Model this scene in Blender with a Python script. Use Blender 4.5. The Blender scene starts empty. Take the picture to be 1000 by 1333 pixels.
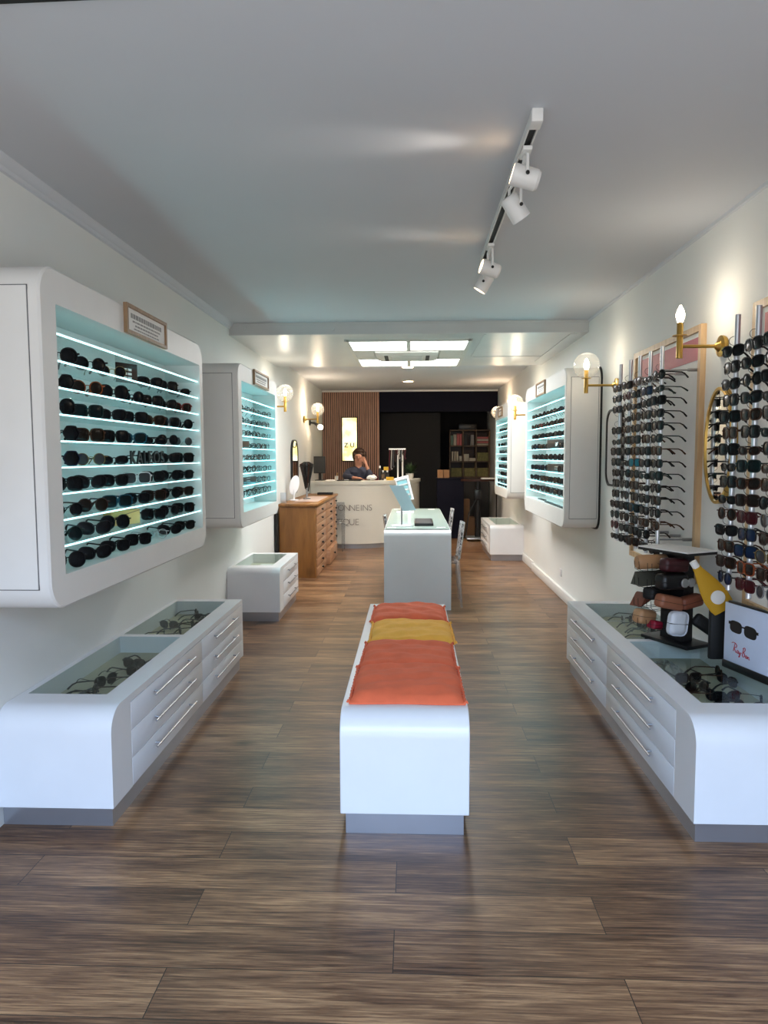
import bpy, bmesh, math, random
from mathutils import Vector, Matrix
random.seed(11)
sc = bpy.context.scene
C = sc.collection
PI = math.pi

# ------------------------------------------------------------------ materials
def lin(c):
    r = []
    for v in c[:3]:
        v = v / 255.0
        r.append(v / 12.92 if v <= 0.04045 else ((v + 0.055) / 1.055) ** 2.4)
    return (r[0], r[1], r[2], 1.0)

def mat(name, rgb, rough=0.5, metal=0.0, spec=0.5, noise=0.04, scale=6.0, emit=None, estr=0.0,
        bump=0.0, bscale=60.0, coat=0.0, alpha=1.0, trans=0.0):
    m = bpy.data.materials.new(name)
    m.use_nodes = True
    nt = m.node_tree
    b = nt.nodes['Principled BSDF']
    b.inputs['Roughness'].default_value = rough
    b.inputs['Metallic'].default_value = metal
    b.inputs['Specular IOR Level'].default_value = spec
    b.inputs['Coat Weight'].default_value = coat
    b.inputs['Coat Roughness'].default_value = 0.08
    b.inputs['Alpha'].default_value = alpha
    b.inputs['Transmission Weight'].default_value = trans
    c = lin(rgb)
    tc = nt.nodes.new('ShaderNodeTexCoord')
    if noise > 0:
        n = nt.nodes.new('ShaderNodeTexNoise')
        n.inputs['Scale'].default_value = scale
        n.inputs['Detail'].default_value = 4
        nt.links.new(tc.outputs['Object'], n.inputs['Vector'])
        r = nt.nodes.new('ShaderNodeValToRGB')
        r.color_ramp.elements[0].position = 0.3
        r.color_ramp.elements[1].position = 0.7
        r.color_ramp.elements[0].color = tuple(v * (1 - noise) for v in c[:3]) + (1,)
        r.color_ramp.elements[1].color = tuple(min(1, v * (1 + noise)) for v in c[:3]) + (1,)
        nt.links.new(n.outputs['Fac'], r.inputs['Fac'])
        nt.links.new(r.outputs['Color'], b.inputs['Base Color'])
    else:
        b.inputs['Base Color'].default_value = c
    if emit:
        b.inputs['Emission Color'].default_value = lin(emit)
        b.inputs['Emission Strength'].default_value = estr
    if bump > 0:
        n2 = nt.nodes.new('ShaderNodeTexNoise')
        n2.inputs['Scale'].default_value = bscale
        n2.inputs['Detail'].default_value = 3
        nt.links.new(tc.outputs['Object'], n2.inputs['Vector'])
        bp = nt.nodes.new('ShaderNodeBump')
        bp.inputs['Strength'].default_value = bump
        bp.inputs['Distance'].default_value = 0.004
        nt.links.new(n2.outputs['Fac'], bp.inputs['Height'])
        nt.links.new(bp.outputs['Normal'], b.inputs['Normal'])
    return m

def thin_glass(name, tint, gloss=0.08, rough=0.02, base=0.0):
    """thin clear sheet: light passes, a little is reflected (more at grazing angles)"""
    m = bpy.data.materials.new(name)
    m.use_nodes = True
    nt = m.node_tree
    nt.nodes.clear()
    out = nt.nodes.new('ShaderNodeOutputMaterial')
    tr = nt.nodes.new('ShaderNodeBsdfTransparent')
    tr.inputs['Color'].default_value = lin(tint)
    gl = nt.nodes.new('ShaderNodeBsdfGlossy')
    gl.inputs['Roughness'].default_value = rough
    lw = nt.nodes.new('ShaderNodeLayerWeight')
    lw.inputs['Blend'].default_value = 0.35
    mr = nt.nodes.new('ShaderNodeMapRange')
    mr.inputs['To Min'].default_value = gloss * 0.5
    mr.inputs['To Max'].default_value = min(1.0, gloss * 6)
    nt.links.new(lw.outputs['Facing'], mr.inputs['Value'])
    mx = nt.nodes.new('ShaderNodeMixShader')
    nt.links.new(mr.outputs['Result'], mx.inputs['Fac'])
    nt.links.new(tr.outputs[0], mx.inputs[1])
    nt.links.new(gl.outputs[0], mx.inputs[2])
    last = mx
    if base > 0:
        df = nt.nodes.new('ShaderNodeBsdfDiffuse')
        df.inputs['Color'].default_value = lin(tint)
        m2 = nt.nodes.new('ShaderNodeMixShader')
        m2.inputs['Fac'].default_value = base
        nt.links.new(mx.outputs[0], m2.inputs[1])
        nt.links.new(df.outputs[0], m2.inputs[2])
        last = m2
    nt.links.new(last.outputs[0], out.inputs['Surface'])
    return m

def emission(name, rgb, strength):
    return mat(name, rgb, 0.4, noise=0, emit=rgb, estr=strength)

def floor_material():
    m = bpy.data.materials.new('laminate_floor')
    m.use_nodes = True
    nt = m.node_tree
    L = nt.links.new
    b = nt.nodes['Principled BSDF']
    g = nt.nodes.new('ShaderNodeNewGeometry')
    mp = nt.nodes.new('ShaderNodeMapping')
    mp.inputs['Location'].default_value = (-0.61, -0.05, 0)
    L(g.outputs['Position'], mp.inputs['Vector'])
    br = nt.nodes.new('ShaderNodeTexBrick')
    br.offset = 0.5
    br.offset_frequency = 2
    br.inputs['Scale'].default_value = 1.0
    br.inputs['Brick Width'].default_value = 1.33
    br.inputs['Row Height'].default_value = 0.19
    br.inputs['Mortar Size'].default_value = 0.0016
    br.inputs['Mortar Smooth'].default_value = 0.2
    br.inputs['Bias'].default_value = 0.0
    br.inputs['Color1'].default_value = (0, 0, 0, 1)
    br.inputs['Color2'].default_value = (1, 1, 1, 1)
    br.inputs['Mortar'].default_value = (0.5, 0.5, 0.5, 1)
    L(mp.outputs[0], br.inputs['Vector'])
    # per-plank shift of the grain
    sh = nt.nodes.new('ShaderNodeVectorMath'); sh.operation = 'MULTIPLY_ADD'
    sh.inputs[1].default_value = (7.0, 3.0, 5.0)
    L(br.outputs['Color'], sh.inputs[0]); L(mp.outputs[0], sh.inputs[2])
    m2 = nt.nodes.new('ShaderNodeMapping')
    m2.inputs['Scale'].default_value = (2.6, 62.0, 1.0)
    L(sh.outputs[0], m2.inputs['Vector'])
    n1 = nt.nodes.new('ShaderNodeTexNoise')
    n1.inputs['Scale'].default_value = 1.6; n1.inputs['Detail'].default_value = 10; n1.inputs['Roughness'].default_value = 0.7
    n1.inputs['Distortion'].default_value = 0.6
    L(m2.outputs[0], n1.inputs['Vector'])
    m3 = nt.nodes.new('ShaderNodeMapping')
    m3.inputs['Scale'].default_value = (1.3, 6.0, 1.0)
    L(sh.outputs[0], m3.inputs['Vector'])
    n2 = nt.nodes.new('ShaderNodeTexNoise')
    n2.inputs['Scale'].default_value = 1.5; n2.inputs['Detail'].default_value = 4; n2.inputs['Roughness'].default_value = 0.55
    L(m3.outputs[0], n2.inputs['Vector'])
    mx = nt.nodes.new('ShaderNodeMath'); mx.operation = 'MULTIPLY_ADD'
    mx.inputs[1].default_value = 0.62
    L(n1.outputs['Fac'], mx.inputs[0])
    h = nt.nodes.new('ShaderNodeMath'); h.operation = 'MULTIPLY_ADD'
    h.inputs[1].default_value = 0.38
    L(n2.outputs['Fac'], h.inputs[0])
    pk = nt.nodes.new('ShaderNodeMath'); pk.operation = 'MULTIPLY'
    pk.inputs[1].default_value = 0.10
    L(br.outputs['Color'], pk.inputs[0])
    L(pk.outputs[0], h.inputs[2])
    L(h.outputs[0], mx.inputs[2])
    rp = nt.nodes.new('ShaderNodeValToRGB')
    e = rp.color_ramp.elements
    e[0].position = 0.36; e[0].color = lin((40, 25, 16))
    e[1].position = 0.74; e[1].color = lin((182, 142, 102))
    a = e.new(0.48); a.color = lin((86, 59, 41))
    a = e.new(0.58); a.color = lin((122, 89, 63))
    m5 = nt.nodes.new('ShaderNodeMapping'); m5.inputs['Scale'].default_value = (5.0, 210.0, 1.0)
    L(sh.outputs[0], m5.inputs['Vector'])
    n3 = nt.nodes.new('ShaderNodeTexNoise'); n3.inputs['Scale'].default_value = 1.0; n3.inputs['Detail'].default_value = 4; n3.inputs['Roughness'].default_value = 0.6
    L(m5.outputs[0], n3.inputs['Vector'])
    fg = nt.nodes.new('ShaderNodeMath'); fg.operation = 'MULTIPLY_ADD'; fg.inputs[1].default_value = 0.34
    L(n3.outputs['Fac'], fg.inputs[0]); L(mx.outputs[0], fg.inputs[2])
    f2 = nt.nodes.new('ShaderNodeMath'); f2.operation = 'SUBTRACT'; f2.inputs[1].default_value = 0.17
    L(fg.outputs[0], f2.inputs[0])
    L(f2.outputs[0], rp.inputs['Fac'])
    # knots
    vo = nt.nodes.new('ShaderNodeTexVoronoi')
    vo.inputs['Scale'].default_value = 1.0
    m4 = nt.nodes.new('ShaderNodeMapping')
    m4.inputs['Scale'].default_value = (1.7, 4.2, 1.0)
    L(sh.outputs[0], m4.inputs['Vector']); L(m4.outputs[0], vo.inputs['Vector'])
    kr = nt.nodes.new('ShaderNodeMapRange')
    kr.inputs['From Min'].default_value = 0.03; kr.inputs['From Max'].default_value = 0.16
    kr.inputs['To Min'].default_value = 0.25; kr.inputs['To Max'].default_value = 1.0
    L(vo.outputs['Distance'], kr.inputs['Value'])
    kn = nt.nodes.new('ShaderNodeMix'); kn.data_type = 'RGBA'; kn.blend_type = 'MULTIPLY'
    kn.inputs['Factor'].default_value = 0.8
    L(rp.outputs['Color'], kn.inputs['A']); L(kr.outputs['Result'], kn.inputs['B'])
    jm = nt.nodes.new('ShaderNodeMix'); jm.data_type = 'RGBA'
    L(br.outputs['Fac'], jm.inputs['Factor']); L(kn.outputs['Result'], jm.inputs['A'])
    jm.inputs['B'].default_value = lin((38, 28, 22))
    L(jm.outputs['Result'], b.inputs['Base Color'])
    rr = nt.nodes.new('ShaderNodeMapRange')
    rr.inputs['To Min'].default_value = 0.24; rr.inputs['To Max'].default_value = 0.42
    L(n1.outputs['Fac'], rr.inputs['Value']); L(rr.outputs['Result'], b.inputs['Roughness'])
    b.inputs['Specular IOR Level'].default_value = 0.4
    bp = nt.nodes.new('ShaderNodeBump'); bp.inputs['Strength'].default_value = 0.25; bp.inputs['Distance'].default_value = 0.002
    iv = nt.nodes.new('ShaderNodeMath'); iv.operation = 'SUBTRACT'
    L(n1.outputs['Fac'], iv.inputs[0]); L(br.outputs['Fac'], iv.inputs[1])
    L(iv.outputs[0], bp.inputs['Height']); L(bp.outputs['Normal'], b.inputs['Normal'])
    return m

def wood(name, c0, c1, scale=(3, 40, 3), rough=0.45, knots=True):
    m = bpy.data.materials.new(name)
    m.use_nodes = True
    nt = m.node_tree
    L = nt.links.new
    b = nt.nodes['Principled BSDF']
    b.inputs['Roughness'].default_value = rough
    tc = nt.nodes.new('ShaderNodeTexCoord')
    mp = nt.nodes.new('ShaderNodeMapping'); mp.inputs['Scale'].default_value = scale
    L(tc.outputs['Object'], mp.inputs['Vector'])
    n = nt.nodes.new('ShaderNodeTexNoise'); n.inputs['Scale'].default_value = 1.0
    n.inputs['Detail'].default_value = 6; n.inputs['Distortion'].default_value = 0.8
    L(mp.outputs[0], n.inputs['Vector'])
    r = nt.nodes.new('ShaderNodeValToRGB')
    r.color_ramp.elements[0].position = 0.3; r.color_ramp.elements[0].color = lin(c0)
    r.color_ramp.elements[1].position = 0.7; r.color_ramp.elements[1].color = lin(c1)
    L(n.outputs['Fac'], r.inputs['Fac'])
    if knots:
        vo = nt.nodes.new('ShaderNodeTexVoronoi'); vo.inputs['Scale'].default_value = 2.6
        L(tc.outputs['Object'], vo.inputs['Vector'])
        k = nt.nodes.new('ShaderNodeMapRange')
        k.inputs['From Min'].default_value = 0.05; k.inputs['From Max'].default_value = 0.2
        k.inputs['To Min'].default_value = 0.6; k.inputs['To Max'].default_value = 1.0
        L(vo.outputs['Distance'], k.inputs['Value'])
        x = nt.nodes.new('ShaderNodeMix'); x.data_type = 'RGBA'; x.blend_type = 'MULTIPLY'; x.inputs['Factor'].default_value = 1
        L(r.outputs['Color'], x.inputs['A']); L(k.outputs['Result'], x.inputs['B'])
        L(x.outputs['Result'], b.inputs['Base Color'])
    else:
        L(r.outputs['Color'], b.inputs['Base Color'])
    return m

def pattern_mat(name, ca, cb, scale, thr=0.5, rough=0.3):
    """two-tone flourish print"""
    m = bpy.data.materials.new(name)
    m.use_nodes = True
    nt = m.node_tree
    L = nt.links.new
    b = nt.nodes['Principled BSDF']; b.inputs['Roughness'].default_value = rough
    tc = nt.nodes.new('ShaderNodeTexCoord')
    n = nt.nodes.new('ShaderNodeTexNoise'); n.inputs['Scale'].default_value = scale
    n.inputs['Detail'].default_value = 2; n.inputs['Distortion'].default_value = 2.5
    L(tc.outputs['Object'], n.inputs['Vector'])
    r = nt.nodes.new('ShaderNodeValToRGB'); r.color_ramp.interpolation = 'CONSTANT'
    r.color_ramp.elements[0].color = lin(ca)
    r.color_ramp.elements[1].position = thr; r.color_ramp.elements[1].color = lin(cb)
    L(n.outputs['Fac'], r.inputs['Fac']); L(r.outputs['Color'], b.inputs['Base Color'])
    return m

M = {}
M['floor'] = floor_material()
M['wall'] = mat('white_wall_paint', (226, 226, 222), 0.75, noise=0.02, scale=1.5, bump=0.05, bscale=40)
M['ceiling'] = mat('white_ceiling_paint', (200, 203, 208), 0.7, noise=0.02, scale=1.0)
M['drop'] = mat('satin_ceiling_paint', (196, 197, 195), 0.36, spec=0.6, noise=0.05, scale=2.2, bump=0.12, bscale=5)
M['white'] = mat('white_lacquer', (232, 232, 234), 0.32, spec=0.5, noise=0.015, coat=0.2)
M['white_satin'] = mat('white_satin', (228, 226, 222), 0.45, noise=0.015)
M['seam'] = mat('seam_shadow_gap', (96, 96, 98), 0.7)
M['plinth'] = mat('brushed_silver_plinth', (176, 176, 182), 0.3, metal=0.75, noise=0.06, scale=3)
M['steel'] = mat('brushed_steel', (160, 160, 162), 0.42, metal=1.0)
M['alu'] = mat('aluminium_rod', (205, 208, 212), 0.32, metal=0.85)
M['chrome'] = mat('chrome', (220, 220, 220), 0.1, metal=1.0, noise=0)
M['gold'] = mat('brushed_brass', (196, 158, 84), 0.28, metal=1.0)
M['black'] = mat('black_plastic', (16, 16, 18), 0.35)
M['blackmatte'] = mat('black_matte', (12, 12, 13), 0.65)
M['darkmetal'] = mat('dark_metal', (50, 48, 46), 0.4, metal=0.7)
M['navy'] = mat('navy_paint', (7, 8, 26), 0.75, spec=0.2)
M['darkroom'] = mat('unlit_dark_paint', (8, 8, 11), 0.8)  # near-black colour carries the back room's lack of light
M['darkgrey'] = mat('dark_grey_panel', (46, 46, 46), 0.6)
M['slat'] = wood('walnut_slat', (146, 106, 86), (186, 144, 120), (60, 60, 3), 0.5, knots=False)
M['slatback'] = mat('slat_backing_felt', (26, 20, 18), 0.9)
M['pine'] = wood('honey_pine', (120, 76, 30), (150, 100, 46), (14, 14, 2.2), 0.38)
M['pinefront'] = wood('honey_pine_front', (146, 104, 74), (184, 140, 106), (3, 3, 30), 0.38, knots=False)
M['oak'] = wood('light_oak', (186, 150, 108), (214, 182, 140), (30, 30, 3), 0.5, knots=False)
M['oakframe'] = wood('oak_frame', (126, 98, 70), (158, 126, 94), (30, 30, 6), 0.5, knots=False)
M['coral'] = mat('coral_cotton', (230, 108, 70), 0.85, noise=0.07, scale=14, bump=0.25, bscale=220)
M['yellow'] = mat('yellow_cotton', (250, 184, 74), 0.85, noise=0.07, scale=14, bump=0.25, bscale=220)
M['led'] = emission('led_edge_light', (176, 238, 243), 3.0)
M['led_far'] = emission('led_edge_light_bright', (140, 234, 244), 6.0)
M['shelfglass'] = thin_glass('shelf_glass', (244, 251, 251), 0.04, base=0.03)
M['glass'] = thin_glass('bench_glass_pane', (242, 247, 245), 0.022)
M['globe'] = thin_glass('clear_globe_glass', (250, 250, 248), 0.08, base=0.05)  # white base mixed in to paint a glow into the glass
M['acrylic'] = thin_glass('clear_acrylic', (236, 238, 240), 0.09, rough=0.05, base=0.05)
M['cabback'] = mat('cabinet_back_panel', (236, 236, 234), 0.4, noise=0.04, scale=5)
M['tray'] = mat('cream_tray_felt', (192, 186, 164), 0.8)
M['lightpanel'] = emission('led_ceiling_diffuser', (255, 253, 248), 5.0)
M['bulb'] = emission('warm_bulb_glow', (255, 230, 190), 40.0)
M['downlight'] = emission('downlight_glow', (255, 236, 208), 14.0)
M['spotglow'] = emission('track_spot_glow', (255, 232, 200), 6.0)
M['acgrille'] = mat('ac_plastic', (206, 204, 196), 0.5)
M['dark_slot'] = mat('dark_slot', (40, 40, 38), 0.7)
M['mirror'] = mat('mirror_silver', (236, 238, 238), 0.02, metal=1.0, noise=0)
M['paper'] = mat('white_paper', (236, 234, 230), 0.7)
M['pink'] = mat('pink_print', (196, 110, 116), 0.6, noise=0.12, scale=2.0)
M['greytext'] = mat('grey_print', (150, 148, 144), 0.7, noise=0)
M['blueposter'] = mat('pale_blue_print', (206, 214, 234), 0.45)
M['redink'] = mat('red_ink', (176, 24, 44), 0.5, noise=0)
M['greyink'] = mat('grey_letters', (136, 128, 122), 0.4, noise=0)
M['desk'] = mat('desk_lacquer', (216, 212, 202), 0.4, noise=0.01)
M['tableglass'] = mat('frosted_table_glass', (196, 214, 204), 0.12, spec=0.6, noise=0.02)
M['cardboard'] = mat('cardboard', (142, 104, 70), 0.8)
M['card_yellow'] = mat('yellow_card', (234, 196, 122), 0.6)
M['skin'] = mat('skin', (196, 140, 116), 0.55, noise=0.05, scale=20)
M['hair'] = mat('brown_hair', (58, 36, 24), 0.6, noise=0.25, scale=40, bump=0.6, bscale=90)
M['jacket'] = mat('blue_grey_jacket', (56, 60, 78), 0.85, noise=0.15, scale=18, bump=0.3, bscale=90)
M['pinkcloth'] = mat('pale_top', (196, 166, 160), 0.85)
M['leaf'] = mat('plant_leaf', (44, 66, 34), 0.5, noise=0.3, scale=20)
M['pot'] = mat('pot_white', (190, 186, 178), 0.5)
M['shelfwood'] = wood('shelf_wood', (92, 72, 54), (120, 96, 72), (20, 20, 4), 0.6, knots=False)
M['signface'] = None

# ------------------------------------------------------------------ mesh builder
ORI = {}
class MB:
    def __init__(s):
        s.bm = bmesh.new()
    def box(s, x0, x1, y0, y1, z0, z1, bev=0.0, seg=2, mtx=None, mi=0):
        r = bmesh.ops.create_cube(s.bm, size=1.0)
        vs = r['verts']
        for v in vs:
            v.co = Vector(((x0 + x1) / 2 + v.co.x * (x1 - x0), (y0 + y1) / 2 + v.co.y * (y1 - y0), (z0 + z1) / 2 + v.co.z * (z1 - z0)))
        fs = list({f for v in vs for f in v.link_faces})
        if bev > 0:
            es = list({e for v in vs for e in v.link_edges})
            rr = bmesh.ops.bevel(s.bm, geom=es, offset=bev, segments=seg, profile=0.5, affect='EDGES')
            fs = list({f for f in rr['faces']} | {f for v in rr['verts'] for f in v.link_faces})
        if mi:
            for f in fs: f.material_index = mi
        if mtx is not None:
            for v in {v for f in fs for v in f.verts}:
                v.co = mtx @ v.co
        return s
    def face(s, pts, mi=0):
        vs = [s.bm.verts.new(p) for p in pts]
        f = s.bm.faces.new(vs); f.material_index = mi
        return s
    def loft(s, rings, closed=True, cap0=True, cap1=True, mi=0):
        R = [[s.bm.verts.new(p) for p in ring] for ring in rings]
        n = len(R[0])
        for a, b in zip(R, R[1:]):
            for i in range(n if closed else n - 1):
                j = (i + 1) % n
                f = s.bm.faces.new((a[i], a[j], b[j], b[i])); f.material_index = mi
        if cap0 and n > 2:
            f = s.bm.faces.new(R[0][::-1]); f.material_index = mi
        if cap1 and n > 2:
            f = s.bm.faces.new(R[-1]); f.material_index = mi
        return s
    def tube(s, pts, r, n=8, mi=0, closed=False, flat=1.0):
        P = [Vector(p) for p in pts]
        rr = r if isinstance(r, (list, tuple)) else [r] * len(P)
        rings = []
        up0 = None
        m = len(P)
        for i, p in enumerate(P):
            if closed:
                t = (P[(i + 1) % m] - P[i - 1]).normalized()
            else:
                t = (P[min(i + 1, m - 1)] - P[max(i - 1, 0)]).normalized()
            if up0 is None:
                up0 = Vector((0, 0, 1)) if abs(t.z) < 0.9 else Vector((0, 1, 0))
            a = t.cross(up0)
            if a.length < 1e-6: a = t.cross(Vector((1, 0, 0)))
            a.normalize(); b = a.cross(t).normalized(); up0 = b
            rings.append([p + a * math.cos(2 * PI * k / n) * rr[i] * flat + b * math.sin(2 * PI * k / n) * rr[i] for k in range(n)])
        if closed: rings.append(rings[0]); return s.loft(rings, True, False, False, mi)
        return s.loft(rings, True, True, True, mi)
    def lathe(s, prof, c=(0, 0, 0), n=24, axis='Z', mi=0):
        rings = []
        for r, h in prof:
            r = max(r, 1e-5)
            ring = []
            for k in range(n):
                a = 2 * PI * k / n
                u, v = math.cos(a) * r, math.sin(a) * r
                p = (u, v, h) if axis == 'Z' else ((h, u, v) if axis == 'X' else (v, h, u))
                ring.append(Vector(p) + Vector(c))
            rings.append(ring)
        return s.loft(rings, True, prof[0][0] > 1e-5, prof[-1][0] > 1e-5, mi)
    def prism(s, pts, axis, d0, d1, mi=0):
        def P(u, v, d):
            return (d, u, v) if axis == 'X' else ((u, d, v) if axis == 'Y' else (u, v, d))
        return s.loft([[P(u, v, d0) for u, v in pts], [P(u, v, d1) for u, v in pts]], mi=mi)
    def sphere(s, c, r, n=16, m=10, sx=1, sy=1, sz=1, mi=0):
        prof = [(max(1e-6, math.sin(PI * i / m)), -math.cos(PI * i / m)) for i in range(m + 1)]
        rings = [[Vector((c[0] + rr * math.cos(2 * PI * k / n) * r * sx, c[1] + rr * math.sin(2 * PI * k / n) * r * sy, c[2] + h * r * sz)) for k in range(n)] for rr, h in prof]
        return s.loft(rings, True, False, False, mi)
    def xf(s, mtx):
        bmesh.ops.transform(s.bm, matrix=mtx, verts=s.bm.verts)
        return s
    def mesh(s, name, mats, off=Vector((0, 0, 0)), ang=35):
        bmesh.ops.recalc_face_normals(s.bm, faces=s.bm.faces)
        for v in s.bm.verts: v.co -= off
        me = bpy.data.meshes.new(name)
        s.bm.to_mesh(me); s.bm.free()
        for m in (mats if isinstance(mats, (list, tuple)) else [mats]):
            me.materials.append(m)
        if ang:
            for p in me.polygons: p.use_smooth = True
            me.set_sharp_from_angle(angle=math.radians(ang))
        return me
    def build(s, name, mats, parent=None, loc=None, ang=35):
        off = ORI.get(parent.name, Vector((0, 0, 0))) if parent else Vector(loc or (0, 0, 0))
        o = bpy.data.objects.new(name, s.mesh(name, mats, off, ang))
        C.objects.link(o)
        if parent: o.parent = parent
        else: o.location = off
        ORI[o.name] = off
        return o

def tag(o, label=None, cat=None, group=None, kind=None):
    if label: o['label'] = label
    if cat: o['category'] = cat
    if group: o['group'] = group
    if kind: o['kind'] = kind
    return o
def thing(name, label, cat, loc=(0, 0, 0), group=None):
    o = bpy.data.objects.new(name, None)
    o.empty_display_size = 0.05
    C.objects.link(o)
    o.location = loc
    ORI[o.name] = Vector(loc)
    return tag(o, label, cat, group)
def struct(name, mb, m, ang=35):
    return tag(mb.build(name, m, ang=ang), kind='structure')
def single(name, mb, m, label, cat, loc, group=None, ang=35):
    return tag(mb.build(name, m, loc=loc, ang=ang), label, cat, group)
def B(*a, **k):
    return MB().box(*a, **k)
def dup(root, loc, rot, label, group=None):
    r = root.copy(); C.objects.link(r)
    r.location = loc; r.rotation_euler = rot
    tag(r, label, group=group)
    for ch in root.children:
        c = ch.copy(); C.objects.link(c); c.parent = r
        for g in ch.children:
            d = g.copy(); C.objects.link(d); d.parent = c
    return r
def text_mesh(body, size, extrude=0.001, shear=0.0, spacing=1.0, bold=0.0):
    cu = bpy.data.curves.new('lettering', 'FONT')
    cu.body = body; cu.size = size; cu.extrude = extrude; cu.shear = shear
    cu.space_character = spacing; cu.offset = bold
    cu.align_x = 'CENTER'
    o = bpy.data.objects.new('lettering', cu)
    C.objects.link(o)
    bpy.context.view_layer.update()
    me = bpy.data.meshes.new_from_object(o.evaluated_get(bpy.context.evaluated_depsgraph_get()))
    bpy.data.objects.remove(o)
    return me
def put_text(name, body, size, mtx, m, parent, **k):
    """text laid in its local XY plane, then moved by mtx (world)"""
    me = text_mesh(body, size, **k)
    off = ORI.get(parent.name, Vector((0, 0, 0)))
    me.transform(Matrix.Translation(-off) @ mtx)
    me.materials.clear(); me.materials.append(m)
    o = bpy.data.objects.new(name, me); C.objects.link(o); o.parent = parent
    ORI[o.name] = off
    return o
ORD = ['first', 'second', 'third', 'fourth', 'fifth', 'sixth', 'seventh', 'eighth', 'ninth', 'tenth', 'eleventh', 'twelfth',
       'thirteenth', 'fourteenth', 'fifteenth', 'sixteenth', 'seventeenth', 'eighteenth']
def rrect(y0, y1, z0, z1, r, k=8):
    pts = []
    for cy, cz, a0 in ((y1 - r, z0 + r, -PI / 2), (y1 - r, z1 - r, 0), (y0 + r, z1 - r, PI / 2), (y0 + r, z0 + r, PI)):
        for i in range(k + 1):
            a = a0 + PI / 2 * i / k
            pts.append((cy + r * math.cos(a), cz + r * math.sin(a)))
    return pts

# ------------------------------------------------------------------ room
XL, XR, CZ, YB = -1.67, 1.59, 2.71, 13.3
YF = -0.7
struct('floor', B(-2.2, 2.2, YF - 0.6, 15.4, -0.1, 0), M['floor'])
struct('ceiling', B(-2.0, 2.0, YF - 0.1, 15.4, CZ, CZ + 0.1), M['ceiling'])
struct('wall_left', B(XL - 0.12, XL, YF, 15.4, 0, CZ), M['wall'])
struct('wall_right', B(XR, XR + 0.12, YF, 15.4, 0, CZ), M['wall'])
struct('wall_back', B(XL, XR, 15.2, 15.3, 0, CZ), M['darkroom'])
# shop front behind the viewer: frame with a wide opening to the street
wf = MB()
wf.box(XL, XR, YF - 0.1, YF, 2.5, CZ)
wf.box(XL, XL + 0.1, YF - 0.1, YF, 0, 2.5); wf.box(XR - 0.1, XR, YF - 0.1, YF, 0, 2.5)
struct('wall_front', wf, M['wall'])
# lowered satin ceiling section
d = MB()
d.box(XL, XR, 6.55, 8.87, 2.60, CZ)
for x0, x1, y0, y1 in ((0.66, 1.44, 8.06, 8.08), (0.66, 0.68, 6.6, 8.06), (1.44, 1.50, 6.6, 8.5)):
    d.box(x0, x1, y0, y1, 2.594, 2.601)
struct('ceiling_lowered', d, M['drop'])
tr = MB()
tr.box(XL, XR, 6.538, 6.551, 2.694, 2.709); tr.box(XL, XR, 6.54, 6.551, 2.602, 2.612)
tr.lathe([(0.012, 6.53), (0.012, 6.552)], c=(-1.53, 0, 2.665), n=12, axis='Y')
tr.lathe([(0.022, 6.53), (0.022, 6.552)], c=(-0.72, 0, 2.655), n=14, axis='Y')
struct('trim_1', tr, M['drop'])
# cornice on the left wall
prof = [(XL, 2.655), (XL + 0.012, 2.66), (XL + 0.018, 2.675), (XL + 0.03, 2.682), (XL + 0.04, 2.698), (XL + 0.045, CZ), (XL, CZ)]
struct('trim_2', MB().prism(prof, 'Y', YF, 6.54), M['ceiling'])
struct('trim_3', MB().prism([(XR, 2.69), (XR - 0.012, 2.695), (XR - 0.015, CZ), (XR, CZ)], 'Y', YF, 6.54), M['ceiling'])
struct('trim_4', MB().prism([(-1.67, 1.80), (-0.70, 1.80), (-0.70, 1.945), (-1.67, 1.968)], 'Z', CZ - 0.006, CZ), M['blackmatte'])
bb = MB(); bb.box(XR - 0.03, XR, 4.95, 9.24, 0, 0.10, bev=0.004)
struct('baseboard_right', bb, M['white_satin'])
struct('baseboard_right_rear', B(XR - 0.012, XR, 9.24, 13.2, 0, 0.12, bev=0.004), M['white_satin'])
struct('baseboard_left', B(XL, XL + 0.015, 4.95, 11.3, 0, 0.10, bev=0.004), M['white_satin'])
# slatted wall behind the desk
w = MB()
w.box(XL, -0.61, YB + 0.02, YB + 0.1, 0, CZ, mi=1)
n = 27
for i in range(n):
    x = XL + 0.01 + i * (1.05 / n)
    w.box(x, x + 0.026, YB, YB + 0.022, 0, 2.68)
w.box(-0.625, -0.605, YB - 0.005, YB + 0.1, 0, 2.68)
struct('wall_slats', w, [M['slat'], M['slatback']])
struct('trim_5', B(XL, XR, YB - 0.03, YB + 0.1, 2.68, CZ), M['white_satin'])
struct('wall_lintel', B(-0.605, XR, YB, YB + 0.12, 2.31, 2.68), M['navy'])
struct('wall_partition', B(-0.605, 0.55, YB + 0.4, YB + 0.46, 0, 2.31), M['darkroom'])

# ------------------------------------------------------------------ ceiling fixtures
t = thing('ceiling_light_panel', 'square recessed light panel with four glowing white panels around the air unit', 'ceiling light', (-0.03, 7.8, 2.59))
f = MB()
X0, X1, Y0, Y1 = -0.62, 0.56, 6.86, 8.76
zb, zt = 2.582, 2.602
def bars(mb, xs, ys, w):
    for x in xs: mb.box(x - w / 2, x + w / 2, Y0, Y1, zb, zt)
    for y in ys: mb.box(X0, X1, y - w / 2, y + w / 2, zb, zt)
for x in (X0, X1): f.box(x - 0.02, x + 0.02, Y0 - 0.02, Y1 + 0.02, zb, zt)
for y in (Y0, Y1): f.box(X0, X1, y - 0.02, y + 0.02, zb, zt)
for y in (7.46, 8.12): f.box(X0, X1, y - 0.012, y + 0.012, zb, zt)
f.box(-0.05, -0.01, Y0, 7.46, zb, zt); f.box(-0.05, -0.01, 8.12, Y1, zb, zt)
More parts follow.
